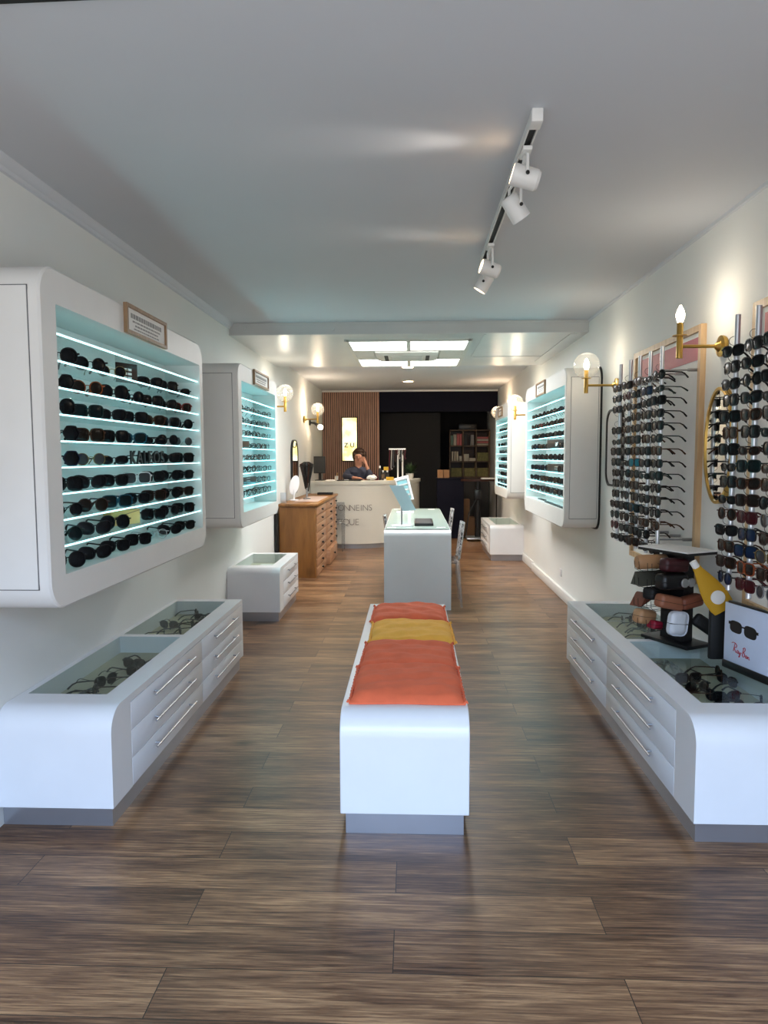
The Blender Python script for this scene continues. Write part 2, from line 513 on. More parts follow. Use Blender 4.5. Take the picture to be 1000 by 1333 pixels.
f.build('frame', M['acgrille'], t)
for x0, x1 in ((-0.6, -0.05), (-0.01, 0.54)):
    for y0, y1 in ((6.88, 7.448), (8.132, 8.74)):
        B(x0, x1, y0, y1, 2.588, 2.599).build('diffuser', M['lightpanel'], t)
for x0, x1 in ((-0.6, -0.40), (0.30, 0.54)):
    B(x0, x1, 7.472, 8.108, 2.588, 2.599).build('filler_panel', M['acgrille'], t)
t = thing('air_conditioner', 'white ceiling cassette air conditioner between the glowing light panels', 'air conditioner', (-0.05, 7.8, 2.55))
MB().loft([[(-0.38, 7.49, 2.60), (0.28, 7.49, 2.60), (0.28, 8.09, 2.60), (-0.38, 8.09, 2.60)],
           [(-0.38, 7.49, 2.57), (0.28, 7.49, 2.57), (0.28, 8.09, 2.57), (-0.38, 8.09, 2.57)],
           [(-0.33, 7.53, 2.55), (0.23, 7.53, 2.55), (0.23, 8.05, 2.55), (-0.33, 8.05, 2.55)]]).build('housing', M['acgrille'], t)
g = MB(); g.box(-0.22, 0.12, 7.60, 7.98, 2.543, 2.551)
for i in range(9): g.box(-0.21, 0.11, 7.62 + i * 0.04, 7.635 + i * 0.04, 2.540, 2.544)
g.build('grille', M['acgrille'], t)
for x in (-0.29, 0.15):
    s_ = MB()
    for k in range(2): s_.box(x + k * 0.02, x + 0.012 + k * 0.02 + 0.008, 7.6, 7.98, 2.546, 2.5505)
    s_.build('air_vent', M['dark_slot'], t)
for i, (y, lab) in enumerate(((9.83, 'round recessed downlight just behind the glowing light panel'), (11.72, 'round recessed downlight near the slatted back wall'))):
    t = thing('ceiling_downlight', lab, 'downlight', (-0.055, y, CZ), 'downlights over the desk')
    MB().lathe([(0.105, CZ), (0.105, CZ - 0.006), (0.08, CZ - 0.010), (0.078, CZ - 0.002)], c=(-0.055, y, 0), n=28).build('trim_ring', M['white'], t)
    MB().lathe([(0.0, CZ - 0.004), (0.078, CZ - 0.004)], c=(-0.055, y, 0), n=28).build('lamp_face', M['downlight'], t)

# track rail with four spotlight heads
t = thing('track_light_rail', 'black and white ceiling track rail carrying four white spotlights', 'track light', (0.44, 3.5, CZ))
r_ = MB()
for dx in (-0.019, 0.013): r_.box(0.44 + dx, 0.44 + dx + 0.006, 2.67, 4.5, 2.676, CZ)
r_.box(0.425, 0.455, 2.67, 4.5, 2.69, CZ)
r_.build('rail', M['white_satin'], t)
s_ = MB(); s_.box(0.428, 0.452, 2.67, 4.5, 2.683, 2.6905); s_.build('conductor', M['blackmatte'], t)
B(0.420, 0.460, 2.60, 2.67, 2.664, CZ, bev=0.003).build('end_cap', M['white_satin'], t)
def track_head(y, aim, lab, drop=0.13):
    """yoke on the rail, drum-shaped housing aimed along 'aim'"""
    base = Vector((0.44, y, 2.672))
    t = thing('track_spotlight', lab, 'spotlight', base, 'white spotlights on the ceiling track')
    piv = base + Vector((0, 0, -drop))
    a = Vector(aim).normalized()
    MB().box(0.422, 0.458, y - 0.05, y + 0.05, 2.655, 2.672, bev=0.004).build('adapter', M['white_satin'], t)
    side = Vector((0, 0, 1)).cross(a).normalized()
    yk = MB()
    for sg in (-1, 1):
        p0 = base + Vector((0, 0, -0.012)); p1 = p0 + side * 0.046 * sg + Vector((0, 0, -0.02)); p2 = piv + side * 0.046 * sg
        yk.tube([p0, p1, p2], 0.007, 6)
    yk.build('yoke', M['white_satin'], t)
    q = a.to_track_quat('Z', 'Y').to_matrix().to_4x4()
    T = Matrix.Translation(piv) @ q @ Matrix.Scale(0.72, 4)
    MB().lathe([(0.0, -0.075), (0.045, -0.075), (0.056, -0.06), (0.058, 0.075), (0.053, 0.075), (0.05, 0.02), (0.0, 0.015)], n=28).xf(T).build('housing', M['white_satin'], t)
    MB().lathe([(0.0, 0.055), (0.052, 0.055)], n=24).xf(T).build('lamp_face', M['spotglow'], t)
    for sg in (-1, 1): MB().sphere(piv + side * 0.05 * sg, 0.008, 8, 6).build('pivot_screw', M['darkmetal'], t)
    return piv, a
heads = [track_head(2.86, (-0.95, -0.02, 0.26), 'front white track spotlight tilted up to light the ceiling', 0.10),
         track_head(3.14, (0.55, 0.25, -0.75), 'second white track spotlight aimed down below its neighbour', 0.12),
         track_head(4.10, (-0.9, -0.16, 0.26), 'third white track spotlight showing its lit lens', 0.13),
         track_head(4.42, (-0.5, 0.1, -0.8), 'last white track spotlight at the far end of the rail', 0.13)]

# ------------------------------------------------------------------ wall sconces
def sconce(wx, lx, y, z, lab, globe=True, pw=1.7, lc=(1, 0.92, 0.79)):
    """brass arm from wall x=wx to lamp x=lx; z = centre of bulb"""
    t = thing('wall_sconce', lab, 'wall lamp', (wx, y, z - 0.15), 'brass wall lamps')
    sg = 1 if lx > wx else -1
    za = z - 0.15
    MB().lathe([(0.0, 0), (0.05, 0), (0.054, 0.01 * sg), (0.054, 0.022 * sg), (0.03, 0.028 * sg), (0.012, 0.05 * sg), (0, 0.05 * sg)], c=(wx, y, za), n=28, axis='X').build('wall_plate', M['gold'], t)
    MB().tube([(wx, y, za), (lx, y, za)], 0.009, 12).build('arm', M['gold'], t)
    MB().lathe([(0.0, z - 0.21), (0.016, z - 0.21), (0.016, z - 0.035), (0.013, z - 0.03), (0, z - 0.03)], c=(lx, y, 0), n=18).build('stem', M['gold'], t)
    MB().lathe([(0.0, z - 0.098), (0.036, z - 0.098), (0.036, z - 0.094), (0, z - 0.094)], c=(lx, y, 0), n=24).build('gallery_disc', M['gold'], t)
    MB().lathe([(0.0, z - 0.03), (0.012, z - 0.03), (0.02, z - 0.005), (0.021, z + 0.012), (0.014, z + 0.035), (0.004, z + 0.055), (0.0, z + 0.056)], c=(lx, y, 0), n=18).build('bulb', M['bulb'], t)
    if globe:
        R = 0.1
        pr = [(R * math.sin(a), -R * math.cos(a) + z) for a in [0.28 + (PI - 0.36) * i / 18 for i in range(19)]]
        MB().lathe([(r, h) for r, h in pr], c=(lx, y, 0), n=32).build('globe', M['globe'], t)
    L = bpy.data.lights.new('sconce_bulb_light', 'POINT'); L.energy = pw; L.color = lc; L.shadow_soft_size = 0.025
    o = bpy.data.objects.new('sconce_bulb_light', L); C.objects.link(o); o.location = (lx, y, z + 0.07)
sconce(XR, 1.365, 3.73, 2.20, 'brass wall lamp with a bare candle bulb above the oval mirror', False)
sconce(XR, 1.345, 5.59, 2.185, 'brass globe lamp beside the five-rod sunglasses rack')
sconce(XR, 1.29, 8.98, 2.15, 'brass globe lamp in front of the last wall cabinet', True, 5.0, (1, 0.86, 0.68))
sconce(XR, 1.40, 11.75, 2.2, 'brass globe lamp on the far side of the last wall cabinet', True, 12.0, (1, 0.72, 0.48))
sconce(XL, -1.45, 8.16, 2.215, 'brass globe lamp over the wooden drawer chest', True, 3.0)
sconce(XL, -1.45, 10.99, 2.213, 'brass globe lamp near the slatted wall and monitor', True, 10.0, (1, 0.80, 0.60))
# small black wall spot
t = thing('wall_spot_lamp', 'small black wall spotlight with bare bulb under the globe lamp by the slatted wall', 'wall lamp', (XL, 11.6, 2.03))
MB().lathe([(0, 0), (0.045, 0), (0.045, 0.02), (0.02, 0.03), (0, 0.03)], c=(XL, 11.6, 2.04), n=20, axis='X').build('wall_plate', M['black'], t)
MB().tube([(XL, 11.6, 2.04), (XL + 0.09, 11.55, 2.03), (XL + 0.17, 11.5, 1.985)], [0.012, 0.02, 0.03], 12).build('arm', M['black'], t)
MB().sphere((XL + 0.20, 11.48, 1.96), 0.04, 16, 10).build('bulb', M['bulb'], t)

# ------------------------------------------------------------------ eyewear
def superell(w, h, p, n=22, skew=0.0, top=1.0, drop=0.0):
    pts = []
    for i in range(n):
        a = 2 * PI * i / n
        c, s = math.cos(a), math.sin(a)
        x = w * math.copysign(abs(c) ** (2.0 / p), c)
        z = h * math.copysign(abs(s) ** (2.0 / p), s)
        if z > 0: x *= top
        z += skew * x + (drop * x * (1 if z < 0 else 0))
        pts.append((x, z))
    return pts
def hexa(w, h, n=24):
    pts = []
    for i in range(n):
        a = 2 * PI * i / n
        k = math.cos(PI / 6) / math.cos((a % (PI / 3)) - PI / 6)
        k = 0.75 * k / 0.95 + 0.25
        pts.append((w * k * math.cos(a), h * k * math.sin(a)))
    return pts
SHAPES = {  # half width, outline (for the lens on the +x side), rim thickness
    'round':    (superell(0.0245, 0.0235, 2.0), 0.0032),
    'big round': (superell(0.0275, 0.0265, 2.2), 0.0036),
    'square':   (superell(0.0275, 0.0225, 3.6, top=1.04), 0.0042),
    'hexagonal': (hexa(0.0275, 0.0255), 0.0034),
    'cat-eye':  (superell(0.0275, 0.0215, 2.5, skew=0.16, top=1.03), 0.0042),
    'angular':  (superell(0.0265, 0.0205, 3.0, skew=0.05, top=1.07), 0.0045),
    'aviator':  (superell(0.0280, 0.0240, 2.4, top=1.02, drop=0.22), 0.0018),
    'narrow':   (superell(0.0260, 0.0150, 2.6, skew=0.06), 0.0036),
    'thin round': (superell(0.0235, 0.0220, 2.0), 0.0014),
}
FR = {'black': (14, 13, 15), 'tortoise': (64, 36, 20), 'brown': (52, 30, 24), 'navy': (18, 22, 46), 'clear': (196, 198, 198), 'gold-rimmed': (150, 128, 80),
      'red-brown': (110, 28, 22), 'dark green': (22, 38, 36), 'grey': (70, 72, 76), 'teal': (16, 66, 82), 'silver-rimmed': (150, 152, 156), 'blue-lensed': (18, 18, 22),
      'amber': (140, 62, 20), 'mirrored': (20, 20, 22), 'maroon': (70, 14, 24)}
FM = {}
for k, c in FR.items():
    FM[k] = mat('frame_' + k.replace(' ', '_').replace('-', '_'), c, 0.34, metal=0.8 if 'rimmed' in k else 0.0, spec=0.22, noise=0.35 if k == 'tortoise' else 0.0, scale=90)
def lens_mat(name, rgb, op):
    m = thin_glass(name, rgb, 0.02, 0.08)
    nt = m.node_tree
    out = nt.nodes['Material Output']
    src = out.inputs['Surface'].links[0].from_socket
    p = nt.nodes.new('ShaderNodeBsdfPrincipled')
    p.inputs['Base Color'].default_value = lin(rgb); p.inputs['Roughness'].default_value = 0.2; p.inputs['Specular IOR Level'].default_value = 0.15
    mx = nt.nodes.new('ShaderNodeMixShader'); mx.inputs['Fac'].default_value = op
    nt.links.new(src, mx.inputs[1]); nt.links.new(p.outputs[0], mx.inputs[2]); nt.links.new(mx.outputs[0], out.inputs['Surface'])
    return m
LM = {'dark': lens_mat('lens_dark', (14, 14, 17), 0.94), 'brown': lens_mat('lens_brown', (28, 19, 15), 0.93), 'green': lens_mat('lens_green', (12, 22, 24), 0.94),
      'smoke': lens_mat('lens_smoke', (70, 68, 70), 0.6), 'clear': lens_mat('lens_clear', (226, 234, 234), 0.04), 'blue': lens_mat('lens_blue', (16, 38, 70), 0.88),
      'teal': lens_mat('lens_teal_mirror', (16, 120, 140), 0.9), 'red': lens_mat('lens_red', (62, 12, 20), 0.88), 'tan': lens_mat('lens_tan', (118, 92, 72), 0.7)}
CX0 = 0.0345
def curve(p):
    return (p[0], p[1] + 1.3 * p[0] * p[0], p[2])
def front_mb(shape):
    pts, t = SHAPES[shape]
    zb = min(z for x, z in pts) - t
    hb = -zb
    mb = MB()
    for sg in (-1, 1):
        inner, outer = [], []
        for x, z in pts:
            l = math.hypot(x, z)
            outer.append((x * (1 + t / l), z * (1 + t / l)))
            inner.append((x, z))
        d = 0.0024
        ring = lambda P, y: [curve((sg * (CX0 + x), y, z + hb)) for x, z in P]
        a, b, c, e = ring(outer, -d), ring(inner, -d), ring(inner, d), ring(outer, d)
        mb.loft([a, b, c, e, a], True, False, False)
        xo = max(x for x, z in outer)
        ztop = hb + 0.011 if shape != 'narrow' else hb + 0.006
        mb.box(min(sg * (CX0 + xo - 0.004), sg * 0.0715), max(sg * (CX0 + xo - 0.004), sg * 0.0715), 0.003, 0.010, ztop - t, ztop + t * 0.6)
    xi = CX0 - max(-x for x, z in pts) 
    zz = hb + 0.006
    mb.tube([(-xi - 0.002, 0, zz - 0.002), (-xi * 0.4, -0.001, zz + 0.003), (xi * 0.4, -0.001, zz + 0.003), (xi + 0.002, 0, zz - 0.002)], max(0.0013, t * 0.6), 6)
    return mb, hb
def lens_mb(shape, sg, mb=None, mi=0):
    pts, t = SHAPES[shape]
    hb = -(min(z for x, z in pts) - t)
    mb = mb or MB()
    r2 = [curve((sg * (CX0 + x), 0.0004, z + hb)) for x, z in pts]
    r1 = [curve((sg * (CX0 + x * 0.5), -0.0016, z * 0.5 + hb)) for x, z in pts]
    mb.loft([r2, r1], True, False, True, mi)
    return mb
def temple_mb(shape, sg, mb=None):
    pts, t = SHAPES[shape]
    hb = -(min(z for x, z in pts) - t)
    zt = hb + (0.0105 if shape != 'narrow' else 0.006)
    mb = mb or MB()
    r = 0.0032 if t > 0.002 else 0.0015
    mb.tube([(sg * 0.070, 0.007, zt), (sg * 0.071, 0.05, zt), (sg * 0.069, 0.098, zt - 0.001), (sg * 0.067, 0.118, zt - 0.010), (sg * 0.064, 0.140, max(0.003, zt - 0.030))],
            [r, r, r, r * 1.3, r * 1.5], 6)
    return mb
CACHE = {}
def eyewear(shape, fcol, lens, split, kind='sunglasses'):
    """a pair of glasses; split: rim, lenses and temples as children, else one mesh"""
    key = (shape, fcol, lens, split, kind)
    if key not in CACHE:
        if split:
            fm = CACHE.setdefault(('f', shape, fcol), None) or front_mb(shape)[0].mesh('rim', FM[fcol])
            CACHE[('f', shape, fcol)] = fm
            ls = [CACHE.setdefault(('l', shape, lens, sg), None) or lens_mb(shape, sg).mesh('lens', LM[lens]) for sg in (-1, 1)]
            for sg, l in zip((-1, 1), ls): CACHE[('l', shape, lens, sg)] = l
            ts = [CACHE.setdefault(('t', shape, fcol, sg), None) or temple_mb(shape, sg).mesh('temple', FM[fcol]) for sg in (-1, 1)]
            for sg, l in zip((-1, 1), ts): CACHE[('t', shape, fcol, sg)] = l
            CACHE[key] = [('rim', fm)] + [('lens', l) for l in ls] + [('temple', l) for l in ts]
        else:
            mb = front_mb(shape)[0]
            for sg in (-1, 1):
                temple_mb(shape, sg, mb); lens_mb(shape, sg, mb, 1)
            CACHE[key] = mb.mesh(kind, [FM[fcol], LM[lens]])
    d = CACHE[key]
    if split:
        r = bpy.data.objects.new(kind, None); r.empty_display_size = 0.02; C.objects.link(r)
        for nm, me in d:
            o = bpy.data.objects.new(nm, me); C.objects.link(o); o.parent = r
    else:
        r = bpy.data.objects.new(kind, d); C.objects.link(r)
    return r
def place(shape, fcol, lens, split, loc, rot, label, group, kind='sunglasses', scale=1.0):
    r = eyewear(shape, fcol, lens, split, kind)
    r.location = loc; r.rotation_euler = rot; r.scale = (scale,) * 3
    return tag(r, label, kind, group)
LENS_FOR = {'black': 'dark', 'tortoise': 'brown', 'brown': 'brown', 'navy': 'dark', 'clear': 'smoke', 'gold-rimmed': 'smoke', 'red-brown': 'brown', 'dark green': 'green',
            'grey': 'smoke', 'teal': 'green', 'silver-rimmed': 'smoke', 'blue-lensed': 'blue', 'amber': 'brown', 'mirrored': 'teal', 'maroon': 'red'}

# ------------------------------------------------------------------ wall display cabinets
def cabinet(name_label, xw, xf, y0, y1, z0, z1, op, shelves, led, r=0.11, sign=None, gap_shade_plate=False, depth=0.22):
    """rounded white box on wall xw with front face at xf; op = opening (y0,y1,z0,z1); shelves = heights of lit glass edges"""
    sg = 1 if xf > xw else -1
    t = thing('wall_display_cabinet', name_label, 'display cabinet', (xw, (y0 + y1) / 2, z0), 'white wall display cabinets')
    xb = xf - sg * depth
    out = rrect(y0, y1, z0, z1, r)
    out2 = rrect(y0 + 0.008, y1 - 0.008, z0 + 0.008, z1 - 0.008, r - 0.008)
    inn = rrect(op[0], op[1], op[2], op[3], 0.006)
    P = lambda pts, x: [(x, a, b) for a, b in pts]
    mb = MB()
    xs = xw + sg * (0.014 if gap_shade_plate else 0)
    mb.loft([P(out, xs), P(out, xf - sg * 0.008), P(out2, xf), P(inn, xf), P(inn, xb)], True, True, True)
    mb.build('body', M['white_satin'], t)
    B(min(xb, xb + sg * 0.004), max(xb, xb + sg * 0.004), op[0] + 0.002, op[1] - 0.002, op[2] + 0.002, op[3] - 0.002).build('back_panel', M['cabback'], t)
    # flat side door with fine seam, on the end towards the shop door
    sd = MB()
    xa, xc = sorted((xw + sg * 0.03, xf - sg * 0.045))
    sd.box(xa, xc, y0 - 0.004, y0 + 0.002, z0 + r * 0.8, z1 - r * 0.8, bev=0.001)
    sd.box(xa - 0.0035, xc + 0.0035, y0 - 0.0006, y0 + 0.0015, z0 + r * 0.8 - 0.0035, z1 - r * 0.8 + 0.0035, mi=1)
    sd.build('side_panel', [M['white_satin'], M['seam']], t)
    if gap_shade_plate:
        o3 = rrect(y0 - 0.012, y1 + 0.012, z0 - 0.012, z1 + 0.012, r)
        MB().prism(o3, 'X', xw, xw + sg * 0.014).build('back_board', M['blackmatte'], t)  # added black plate paints the shaded gap between cabinet and wall
    for z in shelves:
        a, b = sorted((xb + sg * 0.006, xf - sg * 0.02))
        s = B(a, b, op[0] + 0.003, op[1] - 0.003, z - 0.008, z).build('shelf', M['shelfglass'], t)
        a, b = sorted((xf - sg * 0.02, xf - sg * 0.012))
        B(a, b, op[0] + 0.003, op[1] - 0.003, z - 0.0062, z - 0.0012).build('led_strip', led, s)
    return t
def sign_frame(xf, sg, y0, y1, z0, z1, lab, dark=False):
    t = thing('sign_frame', lab, 'framed sign', (xf, (y0 + y1) / 2, z0), 'small framed signs on the cabinets')
    w = 0.016
    f = MB()
    xa, xb = sorted((xf, xf + sg * 0.018))
    f.box(xa, xb, y0, y1, z0, z0 + w); f.box(xa, xb, y0, y1, z1 - w, z1)
    f.box(xa, xb, y0, y0 + w, z0 + w, z1 - w); f.box(xa, xb, y1 - w, y1, z0 + w, z1 - w)
    f.build('frame', M['oakframe'], t)
    xa, xb = sorted((xf, xf + sg * 0.008))
    B(xa, xb, y0 + w, y1 - w, z0 + w, z1 - w).build('print', M['paper'], t)
    x = MB()
    xa, xb = sorted((xf + sg * 0.008, xf + sg * 0.009))
    zz = z1 - w - 0.02
    for k, (hh, fr) in enumerate(((0.022, 0.8), (0.008, 0.72), (0.008, 0.6), (0.006, 0.66))):
        if zz - hh < z0 + w + 0.004: break
        ym = (y0 + y1) / 2; wd = (y1 - y0 - 2 * w) * fr / 2
        j = ym - wd
        while j < ym + wd:
            l = random.uniform(0.01, 0.035)
            x.box(xa, xb, j, min(j + l, ym + wd), zz - hh, zz)
            j += l + 0.007
        zz -= hh + 0.009
    x.build('printed_lines', M['greytext'], t)

def rows(c, xlens, sg, zs, items, y0, y1, split, cabname, kind, rot_in=25, group=None, scale=1.0, jit=0.012, n_from=0):
    """set out one row of glasses per shelf"""
    rn = ['top', 'second', 'third', 'fourth', 'fifth', 'sixth', 'seventh', 'eighth', 'bottom']
    for k, (z, row) in enumerate(zip(zs, items)):
        n = len(row)
        cnt = 0
        for i, it in enumerate(row):
            if it is None: continue
            y = y0 + (y1 - y0) * (i + 0.5) / n + random.uniform(-jit, jit)
            sh, fc = it[0], it[1]
            ln = it[2] if len(it) > 2 else LENS_FOR[fc]
            a = math.radians(90 - rot_in + random.uniform(-8, 6))
            cnt += 1
            lab = f'{fc} {sh} {kind}, {ORD[cnt - 1]} from door end, {rn[k + n_from]} row of {cabname}'
            place(sh, fc, ln, split, (xlens + random.uniform(-0.008, 0.008), y, z + 0.0008), (0, 0, a * sg if sg > 0 else -a), lab, group, kind, scale)

# big near left cabinet
L1z = [1.962 - 0.1 * i for i in range(9)]
XF = -1.31
cabinet('large white cabinet above the long drawer bench, holding the yellow card', XL, XF, 2.50, 4.46, 0.93, 2.19, (2.615, 4.39, 1.055, 2.06), L1z, M['led'])
sign_frame(XF, 1, 3.24, 3.77, 2.065, 2.20, 'oak-framed printed sign on top edge of the large cabinet with yellow card')
K, T_, BR, NV, CL, GD, RB, DG, GY, TE, AM = 'black', 'tortoise', 'brown', 'navy', 'clear', 'gold-rimmed', 'red-brown', 'dark green', 'grey', 'teal', 'amber'
L1 = [
    [('big round', K), ('round', K), ('thin round', GD, 'dark'), None, ('angular', K), ('square', K), ('narrow', K)],
    [('hexagonal', K), ('round', AM), ('big round', K), ('round', K), ('square', K), ('cat-eye', K), ('angular', RB)],
    [('big round', K), ('square', DG), ('angular', K), ('square', K), ('angular', T_), ('square', GY, 'dark'), ('round', K)],
    [('hexagonal', K), ('square', T_), ('square', K), ('angular', TE), ('narrow', K), ('round', K), ('thin round', CL)],
    [('hexagonal', NV), ('thin round', GD), ('narrow', K), None, ('square', K), ('angular', K), ('square', K)],
    [('square', K), ('cat-eye', K), ('angular', K), ('square', CL), ('square', K), ('round', K), ('angular', K)],
    [('thin round', K, 'dark'), ('round', BR), ('square', TE), ('angular', K), ('square', BR), ('round', K), ('angular', BR)],
    [('round', DG), ('cat-eye', K), ('big round', K), None, ('square', K), ('round', K), ('square', K)],
    [('big round', K), ('cat-eye', K), ('angular', K), ('square', K), ('thin round', CL, 'clear'), ('cat-eye', K), ('angular', K)],
]
rows(None, XF - 0.065, 1, L1z[1:] + [1.0555], L1, 2.635, 4.35, True, 'cabinet with yellow card', 'sunglasses', 38, 'sunglasses in the large cabinet', 1.12)
def plaque(x, y, z, sx, sy, sz, m, lab, rz, mark=None):
    t = thing('brand_plaque', lab, 'plaque', (x, y, z))
    Tm = Matrix.Translation((x, y, z)) @ Matrix.Rotation(rz, 4, 'Z')
    MB().box(-sy / 2, sy / 2, 0, sx, 0, sz, bev=0.002).xf(Tm).build('block', m, t)
    if mark == 'grid':
        g = MB()
        for i in range(2):
            for j in range(3): g.box(-0.028 + i * 0.03, -0.004 + i * 0.03, -0.0012, 0, 0.018 + j * 0.020, 0.030 + j * 0.020)
        g.xf(Tm).build('emblem', M['paper'], t)
    if mark == 'bird':
        MB().prism([(-0.028, 0.03), (-0.01, 0.022), (0.012, 0.03), (0.03, 0.062), (0.012, 0.056), (0.0, 0.05), (-0.022, 0.058), (-0.012, 0.044)], 'Y', -0.0015, 0).xf(Tm).build('emblem', M['paper'], t)
    if mark == 'lines':
        g = MB()
        for j in range(2): g.box(-0.035, 0.035, -0.0012, 0, 0.024 + j * 0.02, 0.030 + j * 0.02)
        g.xf(Tm).build('emblem', M['greytext'], t)
    return t
RZL = math.radians(65)
plaque(XF - 0.09, 3.49, L1z[1], 0.012, 0.13, 0.095, M['brownplaque'] if 'brownplaque' in M else FM['brown'], 'dark brown block with a small light grid, among sunglasses on the top row', RZL, 'grid')
# standing letters
t = thing('letter_sign', 'black standing letters KALEOS on the middle shelf of the large cabinet', 'sign', (XF - 0.06, 3.52, L1z[5]))
put_text('lettering', 'KALEOS', 0.118, Matrix.Translation((XF - 0.028, 3.56, L1z[5] + 0.002)) @ Matrix.Rotation(math.radians(80), 4, 'Z') @ Matrix.Rotation(PI / 2, 4, 'X') @ Matrix.Diagonal((0.64, 0.78, 1, 1)), M['black'], t, extrude=0.004, spacing=1.25, bold=0.0015)
t = thing('card_box', 'pale yellow box with a slanted lid line on the eighth row of sunglasses', 'box', (XF - 0.1, 3.45, L1z[8]))
Tm = Matrix.Translation((XF - 0.10, 3.44, L1z[8] + 0.001)) @ Matrix.Rotation(math.radians(70), 4, 'Z')
MB().box(-0.10, 0.10, 0, 0.05, 0, 0.072, bev=0.002).xf(Tm).build('box_body', M['card_yellow'], t)
MB().prism([(-0.10, 0.038), (0.06, 0.064), (0.10, 0.069), (0.10, 0.066), (0.06, 0.061), (-0.10, 0.034)], 'Y', -0.002, 0.0).xf(Tm).build('flap', M['oakframe'], t)

# second left cabinet (clear eyeglasses)
L2z = [1.958 - 0.099 * i for i in range(9)]
cabinet('white lit cabinet of clear-lensed eyeglasses beside the wooden chest', XL, XF, 5.36, 6.93, 0.94, 2.21, (5.48, 6.83, 1.06, 2.08), L2z, M['led_far'])
sign_frame(XF, 1, 5.88, 6.46, 2.09, 2.215, 'small framed sign on top edge of the clear eyeglasses cabinet')
def rnd_rows(nr, per, shapes, cols, lenses=None):
    o = []
    for i in range(nr):
        o.append([(random.choice(shapes), random.choice(cols)) + ((random.choice(lenses),) if lenses else ()) for _ in range(per)])
    return o
e2 = rnd_rows(8, 6, ['round', 'thin round', 'square', 'round', 'angular'], [K, K, K, BR, T_, GY], ['clear'])
e2[3][0] = e2[3][1] = None; e2[6][1] = e2[6][2] = None
rows(None, XF - 0.06, 1, L2z[1:], e2, 5.50, 6.80, False, 'cabinet beside wooden chest', 'eyeglasses', 20, 'eyeglasses in the cabinet by the chest')
plaque(XF - 0.07, 5.72, L2z[4], 0.012, 0.34, 0.062, FM['tortoise'], 'brown tortoise block on fourth row of the clear eyeglasses cabinet', math.radians(80), None)
plaque(XF - 0.07, 5.95, L2z[7], 0.012, 0.36, 0.06, M['black'], 'black block on seventh row of the clear eyeglasses cabinet', math.radians(80), 'lines')

# right cabinet
R1z = [1.992 - 0.108 * i for i in range(9)]
XG = 1.29
cabinet('white lit cabinet with black emblem blocks, next to the five-rod rack', XR, XG, 6.05, 8.17, 0.875, 2.235, (6.10, 8.05, 1.035, 2.09), R1z, M['led_far'], gap_shade_plate=True)
sign_frame(XG, -1, 6.95, 7.42, 2.09, 2.225, 'small framed sign on top edge of the cabinet with black emblem blocks')
e3 = rnd_rows(8, 9, ['square', 'angular', 'round', 'big round', 'cat-eye', 'square'], [K, K, K, K, K, T_, BR, NV])
e3[1][6] = ('square', RB); e3[7] = [(a, K, 'smoke') if i % 2 else (a, b) for i, (a, b) in enumerate(e3[7])]
e3[3][2] = e3[3][3] = None; e3[5][2] = e3[5][3] = None
rows(None, XG + 0.06, -1, R1z[1:], e3, 6.13, 8.02, False, 'cabinet with bird emblem', 'sunglasses', 20, 'sunglasses in the emblem block cabinet')
plaque(XG + 0.05, 6.65, R1z[4], 0.012, 0.40, 0.085, M['black'], 'black block with white bird-like emblem on the fourth row', math.radians(-75), 'bird')
plaque(XG + 0.05, 6.65, R1z[6], 0.012, 0.36, 0.075, M['black'], 'plain black block on sixth row, below the white bird block', math.radians(-75), 'lines')
for i, (y, x) in enumerate(((7.45, 1.36), (6.95, 1.335), (6.65, 1.33), (6.35, 1.325))):
    single('flat_nameplate', B(x - 0.018, x + 0.018, y - 0.15, y + 0.15, 1.0355, 1.045, bev=0.002), M['darkmetal'], f'thin black nameplate lying on cabinet floor, {ORD[3 - i]} from door end', 'nameplate', (x, y, 1.0355), 'flat nameplates in the emblem block cabinet')

# far right cabinet
R2z = [1.93 - 0.102 * i for i in range(9)]
XH = 1.235
cabinet('narrow-looking lit cabinet at the end, beside the dark back room', XR, XH, 9.22, 10.62, 0.93, 2.19, (9.27, 10.5, 1.06, 2.00), R2z, M['led_far'])
sign_frame(XH, -1, 9.75, 10.15, 2.03, 2.16, 'small framed sign on the end cabinet beside the dark back room')
e4 = rnd_rows(9, 5, ['round', 'thin round', 'square', 'angular'], [K, K, K, BR, GY], ['clear', 'smoke', 'dark'])
rows(None, XH + 0.05, -1, R2z[1:] + [1.0605], e4, 9.30, 10.46, False, 'cabinet by dark room', 'eyeglasses', 20, 'eyeglasses in the end cabinet')

